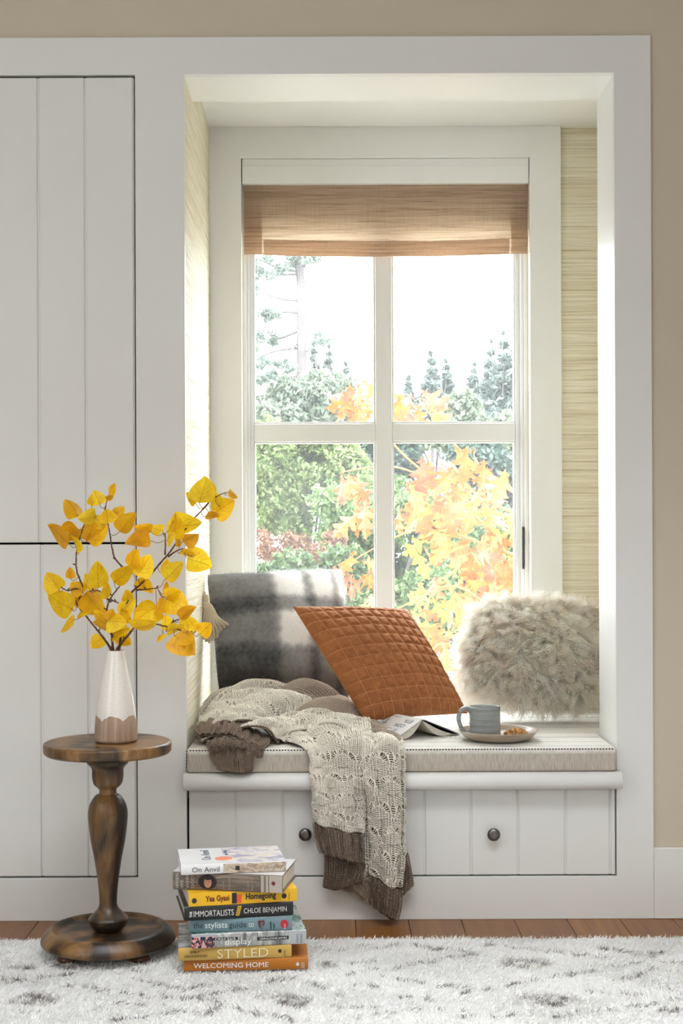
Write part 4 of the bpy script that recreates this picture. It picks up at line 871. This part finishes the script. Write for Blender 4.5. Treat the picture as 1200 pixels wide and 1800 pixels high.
knit('ribbed_border', sheet(H1b, 50, 60), YT, BT, 'rib', .0056, .005, .0012)
H2 = [[(640, 1268, .20), (668, 1278, .17), (690, 1288, .14), (706, 1296, .11)],
      [(632, 1284, .06), (660, 1290, .05), (688, 1297, .04), (709, 1306, .02)],
      [(636, 1318, -.035), (660, 1310, -.055), (690, 1310, -.055), (711, 1318, -.035)],
      [(642, 1370, -.062), (664, 1368, -.080), (692, 1368, -.082), (713, 1372, -.058)],
      [(648, 1430, -.045), (668, 1432, -.084), (694, 1434, -.084), (713, 1438, -.045)],
      [(652, 1490, -.042), (670, 1494, -.082), (694, 1496, -.084), (712, 1496, -.045)],
      [(650, 1536, -.040), (670, 1552, -.076), (690, 1562, -.078), (706, 1566, -.045)]]
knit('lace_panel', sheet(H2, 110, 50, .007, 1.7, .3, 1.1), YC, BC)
H2b = [H2[6], [(650, 1566, -.040), (668, 1580, -.072), (688, 1590, -.074), (704, 1594, -.042)], [(650, 1592, -.036), (666, 1605, -.066), (684, 1616, -.07), (698, 1620, -.042)]]
knit('ribbed_border', sheet(H2b, 50, 50), YT, BT, 'rib', .0056, .005, .0012)
# groove layer, inner borders, right tail
H3 = [[(616, 1290, .02), (640, 1290, .01), (668, 1292, .02)], [(618, 1320, -.04), (642, 1320, -.04), (672, 1320, -.04)], [(620, 1362, -.056), (642, 1362, -.056), (670, 1362, -.058)], [(628, 1440, -.036), (645, 1440, -.034), (668, 1440, -.044)], [(630, 1500, -.032), (646, 1505, -.036), (668, 1508, -.044)], [(632, 1545, -.032), (650, 1552, -.034), (670, 1552, -.04)]]
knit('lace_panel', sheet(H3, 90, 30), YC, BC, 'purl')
H4 = [[(569, 1502, -.034), (600, 1508, -.036), (632, 1516, -.036), (650, 1520, -.034)], [(569, 1535, -.036), (598, 1538, -.044), (626, 1538, -.040), (648, 1536, -.034)], [(567, 1562, -.034), (592, 1566, -.044), (620, 1556, -.04), (644, 1542, -.034)]]
knit('ribbed_border', sheet(H4, 50, 60), YT, BT, 'rib', .0056, .005, .0012)
H5 = [[(592, 1560, -.026), (622, 1545, -.028), (650, 1536, -.03), (672, 1550, -.03)], [(618, 1572, -.028), (638, 1568, -.036), (655, 1566, -.036), (672, 1575, -.03)], [(640, 1584, -.028), (652, 1590, -.036), (664, 1598, -.038), (676, 1608, -.03)]]
knit('ribbed_border', sheet(H5, 50, 60), YT, BT, 'rib', .0056, .005, .0012)
H6 = [[(708, 1492, -.032), (713, 1496, -.03), (716, 1502, -.028)], [(706, 1530, -.034), (716, 1534, -.036), (725, 1540, -.028)], [(702, 1578, -.034), (713, 1572, -.036), (728, 1556, -.028)]]
knit('ribbed_border', sheet(H6, 50, 30), YT, BT, 'rib', .0056, .005, .0012)
# heap: cream mound
M1 = [[(350, 1266, .34), (378, 1222, .38), (425, 1202, .40), (470, 1197, .40), (520, 1212, .38), (556, 1236, .34)],
      [(344, 1284, .26), (372, 1240, .29), (415, 1218, .31), (462, 1214, .31), (510, 1228, .29), (552, 1252, .26)],
      [(346, 1292, .17), (380, 1262, .20), (425, 1244, .21), (470, 1238, .21), (515, 1252, .20), (548, 1268, .18)],
      [(350, 1298, .08), (388, 1280, .10), (430, 1262, .11), (470, 1262, .11), (505, 1275, .11), (535, 1284, .12)],
      [(356, 1304, .02), (392, 1292, .02), (430, 1280, .02), (468, 1284, .02), (488, 1298, .03), (500, 1306, .06)]]
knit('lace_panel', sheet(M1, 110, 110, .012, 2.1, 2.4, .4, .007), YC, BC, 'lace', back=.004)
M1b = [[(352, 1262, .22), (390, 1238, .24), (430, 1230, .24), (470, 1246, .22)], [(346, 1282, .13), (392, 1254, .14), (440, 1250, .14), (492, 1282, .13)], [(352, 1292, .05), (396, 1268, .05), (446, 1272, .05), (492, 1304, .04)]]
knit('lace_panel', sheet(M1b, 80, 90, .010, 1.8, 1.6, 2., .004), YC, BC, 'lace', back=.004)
# taupe marled mound behind to the right
M2 = [[(488, 1206, .42), (530, 1198, .44), (575, 1208, .43), (615, 1232, .40), (650, 1258, .34)],
      [(484, 1222, .33), (530, 1214, .35), (578, 1226, .34), (622, 1248, .31), (664, 1274, .25)],
      [(496, 1244, .25), (540, 1238, .27), (585, 1246, .26), (635, 1266, .22), (680, 1284, .17)],
      [(506, 1268, .18), (552, 1258, .19), (600, 1262, .18), (650, 1278, .14), (700, 1296, .09)],
      [(512, 1284, .12), (560, 1272, .12), (608, 1274, .11), (655, 1290, .07), (706, 1306, .03)]]
knit('marled_panel', sheet(M2, 110, 110, .012, 2.0, 2.2, 1.9, .007), YM, BT, 'purl', back=.004)
M3 = [[(492, 1262, .17), (530, 1250, .18), (580, 1250, .18), (630, 1262, .16)], [(484, 1280, .12), (524, 1266, .12), (578, 1262, .12), (640, 1278, .10)], [(488, 1298, .06), (526, 1286, .05), (580, 1276, .05), (640, 1292, .03)]]
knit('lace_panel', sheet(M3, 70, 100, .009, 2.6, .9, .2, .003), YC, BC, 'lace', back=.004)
# ribbed end folded over the left front corner
R1 = [[(338, 1277, .10), (376, 1263, .09), (408, 1264, .09), (436, 1276, .08), (476, 1297, .06)], [(342, 1284, .05), (374, 1276, .04), (404, 1276, .03), (434, 1288, .02), (472, 1308, -.0)], [(347, 1290, .02), (370, 1292, .0), (398, 1290, -.01), (426, 1302, -.03), (461, 1319, -.04)]]
knit('ribbed_border', sheet(R1, 60, 90, .003, 2.2, .2), YT, BT, 'rib', .0056, .005, .0012)
R2 = [[(366, 1302, -.02), (384, 1296, -.035), (404, 1296, -.04), (424, 1302, -.04), (438, 1308, -.035)], [(364, 1312, -.035), (382, 1310, -.055), (404, 1310, -.058), (424, 1312, -.055), (437, 1312, -.04)], [(370, 1322, -.03), (386, 1322, -.045), (404, 1319, -.045), (422, 1317, -.045), (434, 1316, -.035)]]
knit('ribbed_border', sheet(R2, 50, 60), YT, BT, 'rib', .0056, .005, .0012)
R3 = [[(366, 1312, -.032), (392, 1312, -.04), (420, 1310, -.042), (446, 1308, -.038)], [(370, 1334, -.040), (396, 1336, -.052), (422, 1336, -.055), (446, 1334, -.044)], [(384, 1354, -.050), (402, 1358, -.058), (424, 1361, -.060), (445, 1356, -.050)]]
knit('ribbed_border', sheet(R3, 50, 60), YT, BT, 'rib', .0056, .005, .0012)
R4 = [[(441, 1300, -.03), (452, 1306, -.035), (464, 1314, -.03)], [(440, 1316, -.04), (451, 1322, -.05), (463, 1326, -.036)], [(443, 1330, -.04), (452, 1334, -.046), (460, 1334, -.036)]]
knit('ribbed_border', sheet(R4, 40, 30), YT, BT, 'rib', .0056, .005, .0012)
# ------------------------------------------------------------------ mug, plate, cookie, open book
def glaze(name, stops, r=.25):
    m = NT(name); n = m.noise(m.coord('Object', (8, 8, 90)), 1, 4); m.col(m.ramp(n, stops)); m.rough(r); m.b.inputs['Coat Weight'].default_value = .3; m.bump(n, .15, .001); return m.m
MG = glaze('blue_grey_glaze', [(.3, srgb(118, 122, 120)), (.6, srgb(150, 156, 156)), (.75, srgb(166, 166, 160))])
PLm = glaze('stone_beige_glaze', [(.3, srgb(150, 130, 110)), (.6, srgb(182, 168, 150)), (.75, srgb(196, 186, 170))], .35)
PY = .11; pX = P(875.5, 1300, PY)[0]; kp = (D+PY)/F; PZ = .4355
plt = empty('plate', (pX, PY, PZ)); tag(plt, 'shallow beige stoneware plate under the mug and cookie', 'plate')
rp = 70*kp; obj('plate_body', lathe([(0, 0)]+list(smoothprof([(.045, 0), (.068, .001), (.088, .009), (rp-.002, .0235), (rp, .0255), (rp-.003, .0255), (.088, .014), (.07, .0055), (.05, .0045)], 5))+[(0, .0045)], 80, False), PLm, plt, True)
mg = empty('mug', (P(852, 1290, PY)[0], PY+.005, PZ+.0052)); tag(mg, 'grey blue glazed stoneware mug standing on the beige plate', 'mug')
rm, hm = .0418, .0805; pf_ = [(0, 0), (.036, 0), (.0405, .002), (rm, .008)]
for q in np.linspace(.012, .072, 25): pf_.append((rm-.0008-.0014*(q/.08)+.0004*math.sin(q*900), q))
pf_ += [(rm-.0015, hm-.002), (rm-.0025, hm), (rm-.0045, hm-.001), (rm-.0055, .06), (rm-.006, .012), (.03, .006), (0, .0055)]
obj('mug_body', lathe(pf_, 72, False), MG, mg, True)
hd = crspline([(-rm+.004, 0, .068), (-rm-.010, 0, .0765), (-rm-.023, 0, .070), (-rm-.0285, 0, .050), (-rm-.022, 0, .028), (-rm-.008, 0, .014), (-rm+.004, 0, .010)], 36)
v_, f_ = tubes(hd[None], np.linspace(.0062, .0050, 36)[None], 12); v_[:, 1] *= 1.35; o = obj('handle', npmesh('handle', v_, f_), MG, mg, True); o.rotation_euler = (0, 0, math.radians(12))
ck = empty('cookie', (P(907, 1290, PY)[0], PY-.002, PZ+.0052)); tag(ck, 'lumpy oat and nut cookie on the plate beside the mug', 'cookie')
m = NT('baked_oat_cookie'); n = m.noise(m.coord('Object'), 140, 4); m.col(m.ramp(n, [(.32, srgb(84, 52, 22)), (.48, srgb(164, 112, 52)), (.64, srgb(206, 160, 96)), (.76, srgb(228, 196, 144))])); m.rough(.8); m.bump(n, .8, .003)
bm = bmesh.new(); bmesh.ops.create_icosphere(bm, subdivisions=5, radius=1)
for v in bm.verts:
    c = v.co.copy(); f = 1+.10*mnoise.noise(c*3.1)+.09*abs(mnoise.noise(c*8.3)); v.co = Vector((c.x*.031*f, c.y*.026*f, max(c.z, -.5)*.0155*f+.0075))
obj('cookie_crumb', bm, m.m, ck, True)
bm = bmesh.new()
for i in range(60):
    a_, e_ = R.uniform(0, 6.28), R.uniform(.1, 1.4); c = Vector((math.cos(a_)*math.cos(e_)*.030, math.sin(a_)*math.cos(e_)*.025, math.sin(e_)*.0158+.0078)); r_ = bmesh.ops.create_icosphere(bm, subdivisions=1, radius=1)
    bmesh.ops.transform(bm, matrix=Matrix.Translation(c) @ Matrix.Rotation(R.uniform(0, 6), 4, Vector((R.random(), R.random(), R.random()+.1)).normalized()) @ Matrix.Diagonal((R.uniform(.002, .004), R.uniform(.0015, .003), .0015, 1)), verts=r_['verts'])
o = obj('oat_flakes', bm, m.m, ck, True); o['kind'] = 'stuff'
# open book face down
ap = Vector((.233, .14, 0)); rd = Vector((-.104, .176, 0)).normalized(); ac = Vector((rd.y, -rd.x, 0)); ob = empty('open_book', (ap.x, ap.y, CZ+.001)); ob.rotation_euler = (0, 0, math.atan2(ac.y, ac.x)); tag(ob, 'open book lying face down on the seat, white cover with grey letters', 'book')
def extr(name, poly, L0, L1, mat, closed=True):
    bm = bmesh.new(); a_ = [bm.verts.new((x, L0, z_)) for x, z_ in poly]; b_ = [bm.verts.new((x, L1, z_)) for x, z_ in poly]; n = len(poly)
    for i in range(n if closed else n-1): bm.faces.new([a_[i], a_[(i+1) % n], b_[(i+1) % n], b_[i]])
    if closed: bm.faces.new(a_[::-1]); bm.faces.new(b_)
    bmesh.ops.recalc_face_normals(bm, faces=bm.faces); return obj(name, bm, mat, ob)
hz_ = .050; lf, rf = -.092, .118
extr('cover', [(lf, .0025), (-.004, hz_), (.004, hz_), (rf, .004), (rf, .002), (.004, hz_-.0022), (-.004, hz_-.0022), (lf, .0005)], 0, .205, [WHT])
extr('back_cover_lining', [(.006, hz_-.0045), (rf-.002, .0015), (rf-.003, 0), (.006, hz_-.0052)], .001, .204, BLK)
def crv(a_, b_, sag, n=10): return [(a_[0]+(b_[0]-a_[0])*t, a_[1]+(b_[1]-a_[1])*t-sag*math.sin(math.pi*t)) for t in np.linspace(0, 1, n)]
extr('page_block', crv((-.003, hz_-.003), (lf+.006, .0012), .0015)+crv((lf+.028, .0008), (-.001, hz_-.004), .013), .004, .201, PAPER)
extr('page_block', crv((.005, hz_-.006), (rf-.018, .002), .004)+crv((rf-.040, .0008), (.001, hz_-.006), .014), .004, .201, PAPER)
for e_ in (0, .006, .013, .020): extr('page', crv((.002, hz_-.005), (rf-.014-e_, .0016), .007+e_*.45)+crv((rf-.014-e_, .0013), (.002, hz_-.0054), .007+e_*.45), .004, .201, PAPER)
sl = math.atan2(hz_-.0025, -.004-lf); GP = inkc('slate_print', (110, 122, 134)); FP = inkc('faint_grey_print', (176, 182, 188))
def ctext(s, d0, y0, size, mt):
    o = text(s, size, mt, ob, (0, 0, 0), (0, 0, 0), 1, .0003); o.matrix_local = Matrix.Translation((lf+math.cos(sl)*d0, y0, .0025+math.sin(sl)*d0+.0004)) @ Matrix.Rotation(-sl, 4, 'Y') @ Matrix.Rotation(math.pi/2, 4, 'Z'); return o
for s, d0, y0, z_, mt in (('ETA', .088, .02, .020, GP), ('CON', .066, .028, .020, GP), ('BE CDA', .044, .035, .020, FP), ('TW IN', .022, .05, .018, FP), ('T', .078, .115, .030, GP), ('TW', .055, .115, .026, GP), ('R A G I N', .094, .09, .007, FP)): ctext(s, d0, y0, z_, mt)
# ------------------------------------------------------------------ the garden
GM = NT('pale_bounce_ground'); n = GM.noise(GM.coord('Object'), 3, 5); GM.col(GM.ramp(n, [(.3, srgb(140, 140, 130)), (.7, srgb(170, 170, 160))])); GM.rough(.95)  # unseen ground, pale tone chosen to bounce daylight into the nook
bm = bmesh.new(); 
xs_, ys_ = np.linspace(-25, 25, 50), np.linspace(.95, 60, 60); vv = [[bm.verts.new((x, y, -.55+.25*mnoise.noise(Vector((x*.15, y*.15, 0)))*min(1, (y-.9)/4))) for x in xs_] for y in ys_]
for i in range(59):
    for j in range(49): bm.faces.new([vv[i][j], vv[i][j+1], vv[i+1][j+1], vv[i+1][j]])
st(obj('ground', bm, GM.m), 'unseen garden ground outside, kept pale to bounce light into the nook')
def leafcloud(pts, size, cols, name, mat, aspect=.5):
    n = len(pts); d_ = NR.normal(0, 1, (n, 3)); d_ /= np.linalg.norm(d_, axis=1, keepdims=True); e = np.cross(d_, NR.normal(0, 1, (n, 3))); e /= np.linalg.norm(e, axis=1, keepdims=True)
    sz = (size*NR.uniform(.6, 1.3, (n, 1))); f = np.cross(d_, e)
    V = np.stack([pts-d_*sz, pts+e*sz*aspect+f*sz*.15, pts+d_*sz, pts-e*sz*aspect+f*sz*.15], 1).reshape(-1, 3); Fq = np.arange(n*4).reshape(n, 4)
    return npmesh(name, V, Fq, np.repeat(cols, 4, axis=0))
FOL = colmat('garden_foliage', .6, .35); TRK = plain('grey_bark', srgb(84, 78, 78), .9, 0, .2, 5)
def blobpts(blobs, n, fill=.75):
    w_ = np.array([b[3]*b[4] for b in blobs], float); w_ /= w_.sum(); k = NR.choice(len(blobs), n, p=w_); B_ = np.array(blobs)[k]
    d_ = NR.normal(0, 1, (n, 3)); d_ /= np.linalg.norm(d_, axis=1, keepdims=True); r_ = NR.uniform(0, 1, n)**.35*(1+.18*np.sin(d_[:, 0]*9+d_[:, 2]*7+k)); r_ = r_*NR.uniform(.86, 1.08, n)
    kk = (D+B_[:, 2])/F; u, v = B_[:, 0]-585, B_[:, 1]-940
    c = np.stack([(u-ROLL*v)*kk, B_[:, 2], H-(v+ROLL*u)*kk], 1); return c+d_*r_[:, None]*np.stack([B_[:, 3]*kk, B_[:, 3]*kk, B_[:, 4]*kk], 1)
def tree(name, label, cat, blobs, n, size, c1, c2, group='shrubs and trees in the garden', trunk=True, aspect=.5, extra=None):
    n = int(n*1.25); p = blobpts(blobs, n); q = p.mean(0); root = empty(name, (q[0], q[1], -.5)); tag(root, label, cat, group)
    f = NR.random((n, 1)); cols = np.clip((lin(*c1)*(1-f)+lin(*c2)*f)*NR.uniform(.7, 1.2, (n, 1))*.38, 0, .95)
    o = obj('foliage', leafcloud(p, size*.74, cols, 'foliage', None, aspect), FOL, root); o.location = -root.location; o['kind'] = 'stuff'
    VV, FF, of = [], [], 0
    if trunk:
        paths = [(np.array([[0, 0, 0], [.02, 0, (q[2]+.5)*.5], [0, 0, q[2]+.5]]), .05)]
        for b in blobs[:12]:
            c = np.array(P(b[0], b[1], b[2]))-np.array(root.location); paths.append((np.array([[0, 0, c[2]*.35], c*np.array([.5, .5, .75]), c]), .02))
        for pa, r_ in paths:
            qq = crspline(pa, 12); v_, f_ = tubes(qq[None], np.linspace(r_, r_*.4, 12)[None], 6); VV.append(v_); FF.append(f_+of); of += len(v_)
        obj('trunk', npmesh('trunk', np.vstack(VV), np.vstack(FF)), TRK, root, True)
    return root
rb_ = lambda n, x0, x1, y0, y1, Y0, Y1, r0, r1: [(R.uniform(x0, x1), R.uniform(y0, y1), R.uniform(Y0, Y1), *(lambda r: (r, r*R.uniform(.7, 1)))(R.uniform(r0, r1))) for _ in range(n)]
# tall pine at the left
pr = empty('pine_tree', (P(528, 900, 24)[0], 24, -.5)); tag(pr, 'tall bare trunked pine with sparse side branches behind the upper left pane', 'tree')
pts = [P(*q) for q in ((526, 1000, 24), (528, 760, 24), (530, 640, 24), (530, 560, 24), (529, 500, 24), (524, 440, 24), (518, 330, 24))]
pts[0] = (pts[1][0], 24, -.5); qq = crspline(pts, 40); VV, FF, of = [], [], 0
v_, f_ = tubes(qq[None], np.linspace(.13, .085, 40)[None], 10); VV.append(v_); FF.append(f_); of = len(v_)
tips = []
for x0, y0, x1, y1, sg in ((524, 528, 450, 508, 6), (524, 550, 470, 556, -4), (524, 582, 440, 592, 10), (526, 482, 450, 472, 5), (526, 478, 452, 455, 4), (524, 612, 446, 634, -6), (526, 660, 448, 668, 5), (534, 620, 566, 596, 3), (534, 470, 546, 440, 2), (524, 600, 490, 640, 3)):
    a_, b_ = np.array(P(x0, y0, 24)), np.array(P(x1, y1, 24+R.uniform(-.6, .6))); m_ = (a_+b_)/2+np.array([0, 0, -sg*.011]); q = crspline([a_, m_, b_], 14); v_, f_ = tubes(q[None], np.linspace(.03, .01, 14)[None], 5); VV.append(v_); FF.append(f_+of); of += len(v_); tips.append((x1, y1)); 
o = obj('trunk', npmesh('trunk', np.vstack(VV), np.vstack(FF)), TRK, pr, True); o.location = -pr.location
bl = []
for x, y in tips+[(460, 480), (470, 550), (480, 598), (456, 580), (490, 470), (510, 450), (520, 458), (540, 450), (462, 640), (480, 668), (500, 660)]:
    for _ in range(3): bl.append((x+R.uniform(-14, 18), y+R.uniform(-8, 10), 24+R.uniform(-.5, .5), R.uniform(9, 20), R.uniform(4, 11)))
p = blobpts(bl, 4200); cols = .46*lin(150, 166, 152)*NR.uniform(.7, 1.2, (len(p), 1)); o = obj('needles', leafcloud(p, .075, cols, 'needles', None, .22), FOL, pr); o.location = -pr.location; o['kind'] = 'stuff'
cone = lambda x, y0, y1, w0, Y: [(x+R.uniform(-2, 2), y0+(y1-y0)*t, Y+R.uniform(-.3, .3), 3+w0*t, 4+w0*t*.5) for t in np.linspace(0, 1, 9)]
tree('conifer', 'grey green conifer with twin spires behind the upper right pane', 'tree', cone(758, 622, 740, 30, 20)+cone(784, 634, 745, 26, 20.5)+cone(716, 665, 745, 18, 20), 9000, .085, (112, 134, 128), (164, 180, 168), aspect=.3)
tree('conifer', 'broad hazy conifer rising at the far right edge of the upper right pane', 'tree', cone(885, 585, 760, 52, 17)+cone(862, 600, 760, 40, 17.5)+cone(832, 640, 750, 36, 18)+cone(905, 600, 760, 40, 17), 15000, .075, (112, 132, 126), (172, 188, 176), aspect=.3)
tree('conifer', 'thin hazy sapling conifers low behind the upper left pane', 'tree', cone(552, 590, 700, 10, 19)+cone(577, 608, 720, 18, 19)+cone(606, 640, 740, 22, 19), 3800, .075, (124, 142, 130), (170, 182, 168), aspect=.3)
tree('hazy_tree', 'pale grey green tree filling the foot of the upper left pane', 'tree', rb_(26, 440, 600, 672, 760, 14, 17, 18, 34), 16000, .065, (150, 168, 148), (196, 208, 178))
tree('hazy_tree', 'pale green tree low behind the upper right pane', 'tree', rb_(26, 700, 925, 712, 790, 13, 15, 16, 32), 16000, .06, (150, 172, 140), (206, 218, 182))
tree('dark_tree', 'dark green dense tree behind the crossing of the window bars', 'tree', rb_(18, 590, 720, 775, 850, 11, 12, 18, 32), 14000, .05, (52, 86, 70), (112, 140, 120))
tree('dark_tree', 'blue green dense tree behind the right edge of the lower right pane', 'tree', rb_(22, 800, 925, 790, 930, 10, 11, 22, 38), 15000, .05, (70, 104, 92), (140, 164, 148))
tree('leafy_shrub', 'bright yellow green shrub filling the lower left pane', 'shrub', rb_(44, 430, 640, 765, 930, 8, 9.5, 26, 46), 34000, .038, (136, 172, 84), (204, 220, 150))
tree('leafy_shrub', 'mid green shrub low in the centre of the window behind the oak leaves', 'shrub', rb_(36, 560, 760, 880, 1090, 6.5, 7.5, 30, 50), 26000, .034, (104, 148, 76), (180, 208, 132))
tree('leafy_shrub', 'green shrub low behind the right cushion', 'shrub', rb_(34, 740, 930, 930, 1230, 8.2, 9.0, 34, 54), 20000, .034, (90, 134, 80), (170, 196, 130))
tree('red_shrub', 'rusty red shrub with small leaves low in the lower left pane', 'shrub', rb_(20, 430, 600, 938, 985, 6, 6.6, 12, 24), 3500, .022, (150, 96, 76), (206, 160, 124))
tree('leafy_shrub', 'deep green shrub just above the plaid cushion', 'shrub', rb_(26, 430, 620, 985, 1080, 4.8, 5.2, 22, 36), 15000, .028, (78, 116, 66), (150, 176, 112))
tree('leafy_shrub', 'green shrub beyond the left edge of the window view', 'shrub', rb_(40, 0, 400, 740, 1080, 9, 12, 34, 56), 16000, .045, (120, 156, 84), (190, 206, 140))
tree('leafy_shrub', 'green shrub beyond the right edge of the window view', 'shrub', rb_(36, 990, 1340, 760, 1080, 9, 12, 34, 56), 12000, .045, (104, 140, 84), (176, 196, 136))
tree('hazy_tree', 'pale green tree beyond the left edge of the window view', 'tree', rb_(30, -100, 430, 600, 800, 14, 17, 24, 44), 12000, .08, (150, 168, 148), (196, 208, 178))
# oak with large lobed leaves close to the window
def oakleaf(col_):
    half = [(0, 0), (.10, .03), (.16, .15), (.20, .05), (.30, .07), (.38, .33), (.43, .22), (.50, .07), (.58, .10), (.66, .30), (.71, .18), (.76, .06), (.84, .10), (.90, .13), (.93, .05), (1, 0)]
    bm = bmesh.new(); c = []; L_, R_ = [], []
    for t, h in half:
        zc = .10*math.sin(t*3)-.05; c.append(bm.verts.new((t, 0, zc)))
        dt = .10 if h > .15 else 0
        L_.append(bm.verts.new((t+dt, h*1.1, zc-.25*h+.05*math.sin(t*20)))); R_.append(bm.verts.new((t+dt, -h*1.1, zc-.30*h)))
    for i in range(len(half)-1):
        for S_ in (L_, R_):
            f = bm.faces.new([c[i], c[i+1], S_[i+1], S_[i]] if S_ is R_ else [c[i+1], c[i], S_[i], S_[i+1]])
    bmesh.ops.remove_doubles(bm, verts=bm.verts, dist=1e-5); me = bpy.data.meshes.new('leaf'); bm.to_mesh(me); bm.free(); me.materials.append(col_); return me
OM = []
for c1, c2 in (((224, 116, 30), (242, 156, 60)), ((232, 124, 46), (246, 168, 84)), ((214, 96, 56), (236, 146, 104)), ((236, 180, 60), (246, 204, 100)), ((172, 176, 80), (220, 206, 120)), ((196, 116, 76), (230, 176, 140))):
    m = NT('oak_leaf_autumn'); n = m.noise(m.coord('Object'), 3, 3); c = m.ramp(n, [(.35, tuple(x*.36 for x in srgb(*c1)[:3])+(1,)), (.65, tuple(x*.36 for x in srgb(*c2)[:3])+(1,))]); m.col(c); m.rough(.45); m.translucent(c, .4); OM.append(oakleaf(m.m))
ok = empty('oak_tree', (P(1050, 900, 3.4)[0], 3.4, -.5)); tag(ok, 'oak with large lobed orange and yellow autumn leaves close outside the window', 'tree')
VV, FF, of = [], [], 0
def limb(pts, r0, r1):
    global of
    q = crspline([P(*a_) for a_ in pts], 30); v_, f_ = tubes(q[None], np.linspace(r0, r1, 30)[None], 6); VV.append(v_); FF.append(f_+of); of += len(v_); return q
qs = [crspline([(ok.location.x, 3.4, -.55), (ok.location.x, 3.4, 1), (ok.location.x-.1, 3.4, 2.6)], 30)]; v_, f_ = tubes(qs[0][None], np.linspace(.12, .06, 30)[None], 10); VV.append(v_); FF.append(f_); of = len(v_)
for pts in ([(1050, 960, 3.3), (900, 900, 2.9), (780, 850, 2.7), (700, 790, 2.6), (630, 690, 2.5)], [(1050, 1020, 3.3), (900, 960, 2.8), (780, 860, 2.5), (690, 820, 2.4), (600, 830, 2.3)], [(1050, 1130, 3.2), (900, 1090, 2.6), (800, 1030, 2.3), (720, 1060, 2.2), (640, 1100, 2.2)], [(960, 900, 3.0), (850, 830, 2.7), (780, 760, 2.6), (735, 700, 2.6)], [(960, 1000, 3.0), (860, 960, 2.6), (740, 930, 2.5), (620, 985, 2.5)], [(1040, 1200, 3.0), (880, 1180, 2.3), (780, 1130, 2.1), (740, 1180, 2.0)]):
    qs.append(limb(pts, .011, .0025))
o = obj('trunk_and_branches', npmesh('trunk_and_branches', np.vstack(VV), np.vstack(FF)), plain('orange_brown_twig', srgb(170, 116, 70), .8), ok, True); o.location = -ok.location
areas = [(800, 830, 100, 55, 44, (0, 1, 2, 3)), (830, 920, 80, 80, 60, (0, 1, 3, 3, 4)), (870, 1000, 60, 80, 44, (0, 1, 3, 5)), (745, 900, 45, 70, 22, (0, 1, 3)), (790, 1060, 90, 55, 44, (1, 3, 3, 4)), (730, 705, 32, 24, 14, (0, 5, 1)), (632, 698, 26, 40, 14, (2, 0, 0)), (612, 850, 24, 24, 8, (0, 0, 2)), (645, 880, 20, 26, 8, (0, 1)), (628, 990, 34, 28, 10, (2, 2, 0)), (640, 1060, 30, 25, 6, (4, 3)), (790, 1150, 60, 55, 24, (1, 3, 0))]
for cx, cy, rx_, ry_, n, ids in areas:
    for _ in range(n-max(0, n//40)):
        while True:
            a_, b_ = R.uniform(-1, 1), R.uniform(-1, 1)
            if a_*a_+b_*b_ < 1: break
        Y = R.uniform(2.0, 3.1); p = P(cx+a_*rx_, cy+b_*ry_, Y); s_ = R.uniform(.10, .17)
        o = obj('leaf', OM[ids[R.randrange(len(ids))]], None, ok); o.scale = (s_, s_, s_); o.location = Vector(p)-ok.location
        o.rotation_euler = (R.uniform(-1.2, 1.2)+math.pi/2*R.choice((0, 1, 1)), R.uniform(.2, 1.6), R.uniform(-3.1, 3.1))
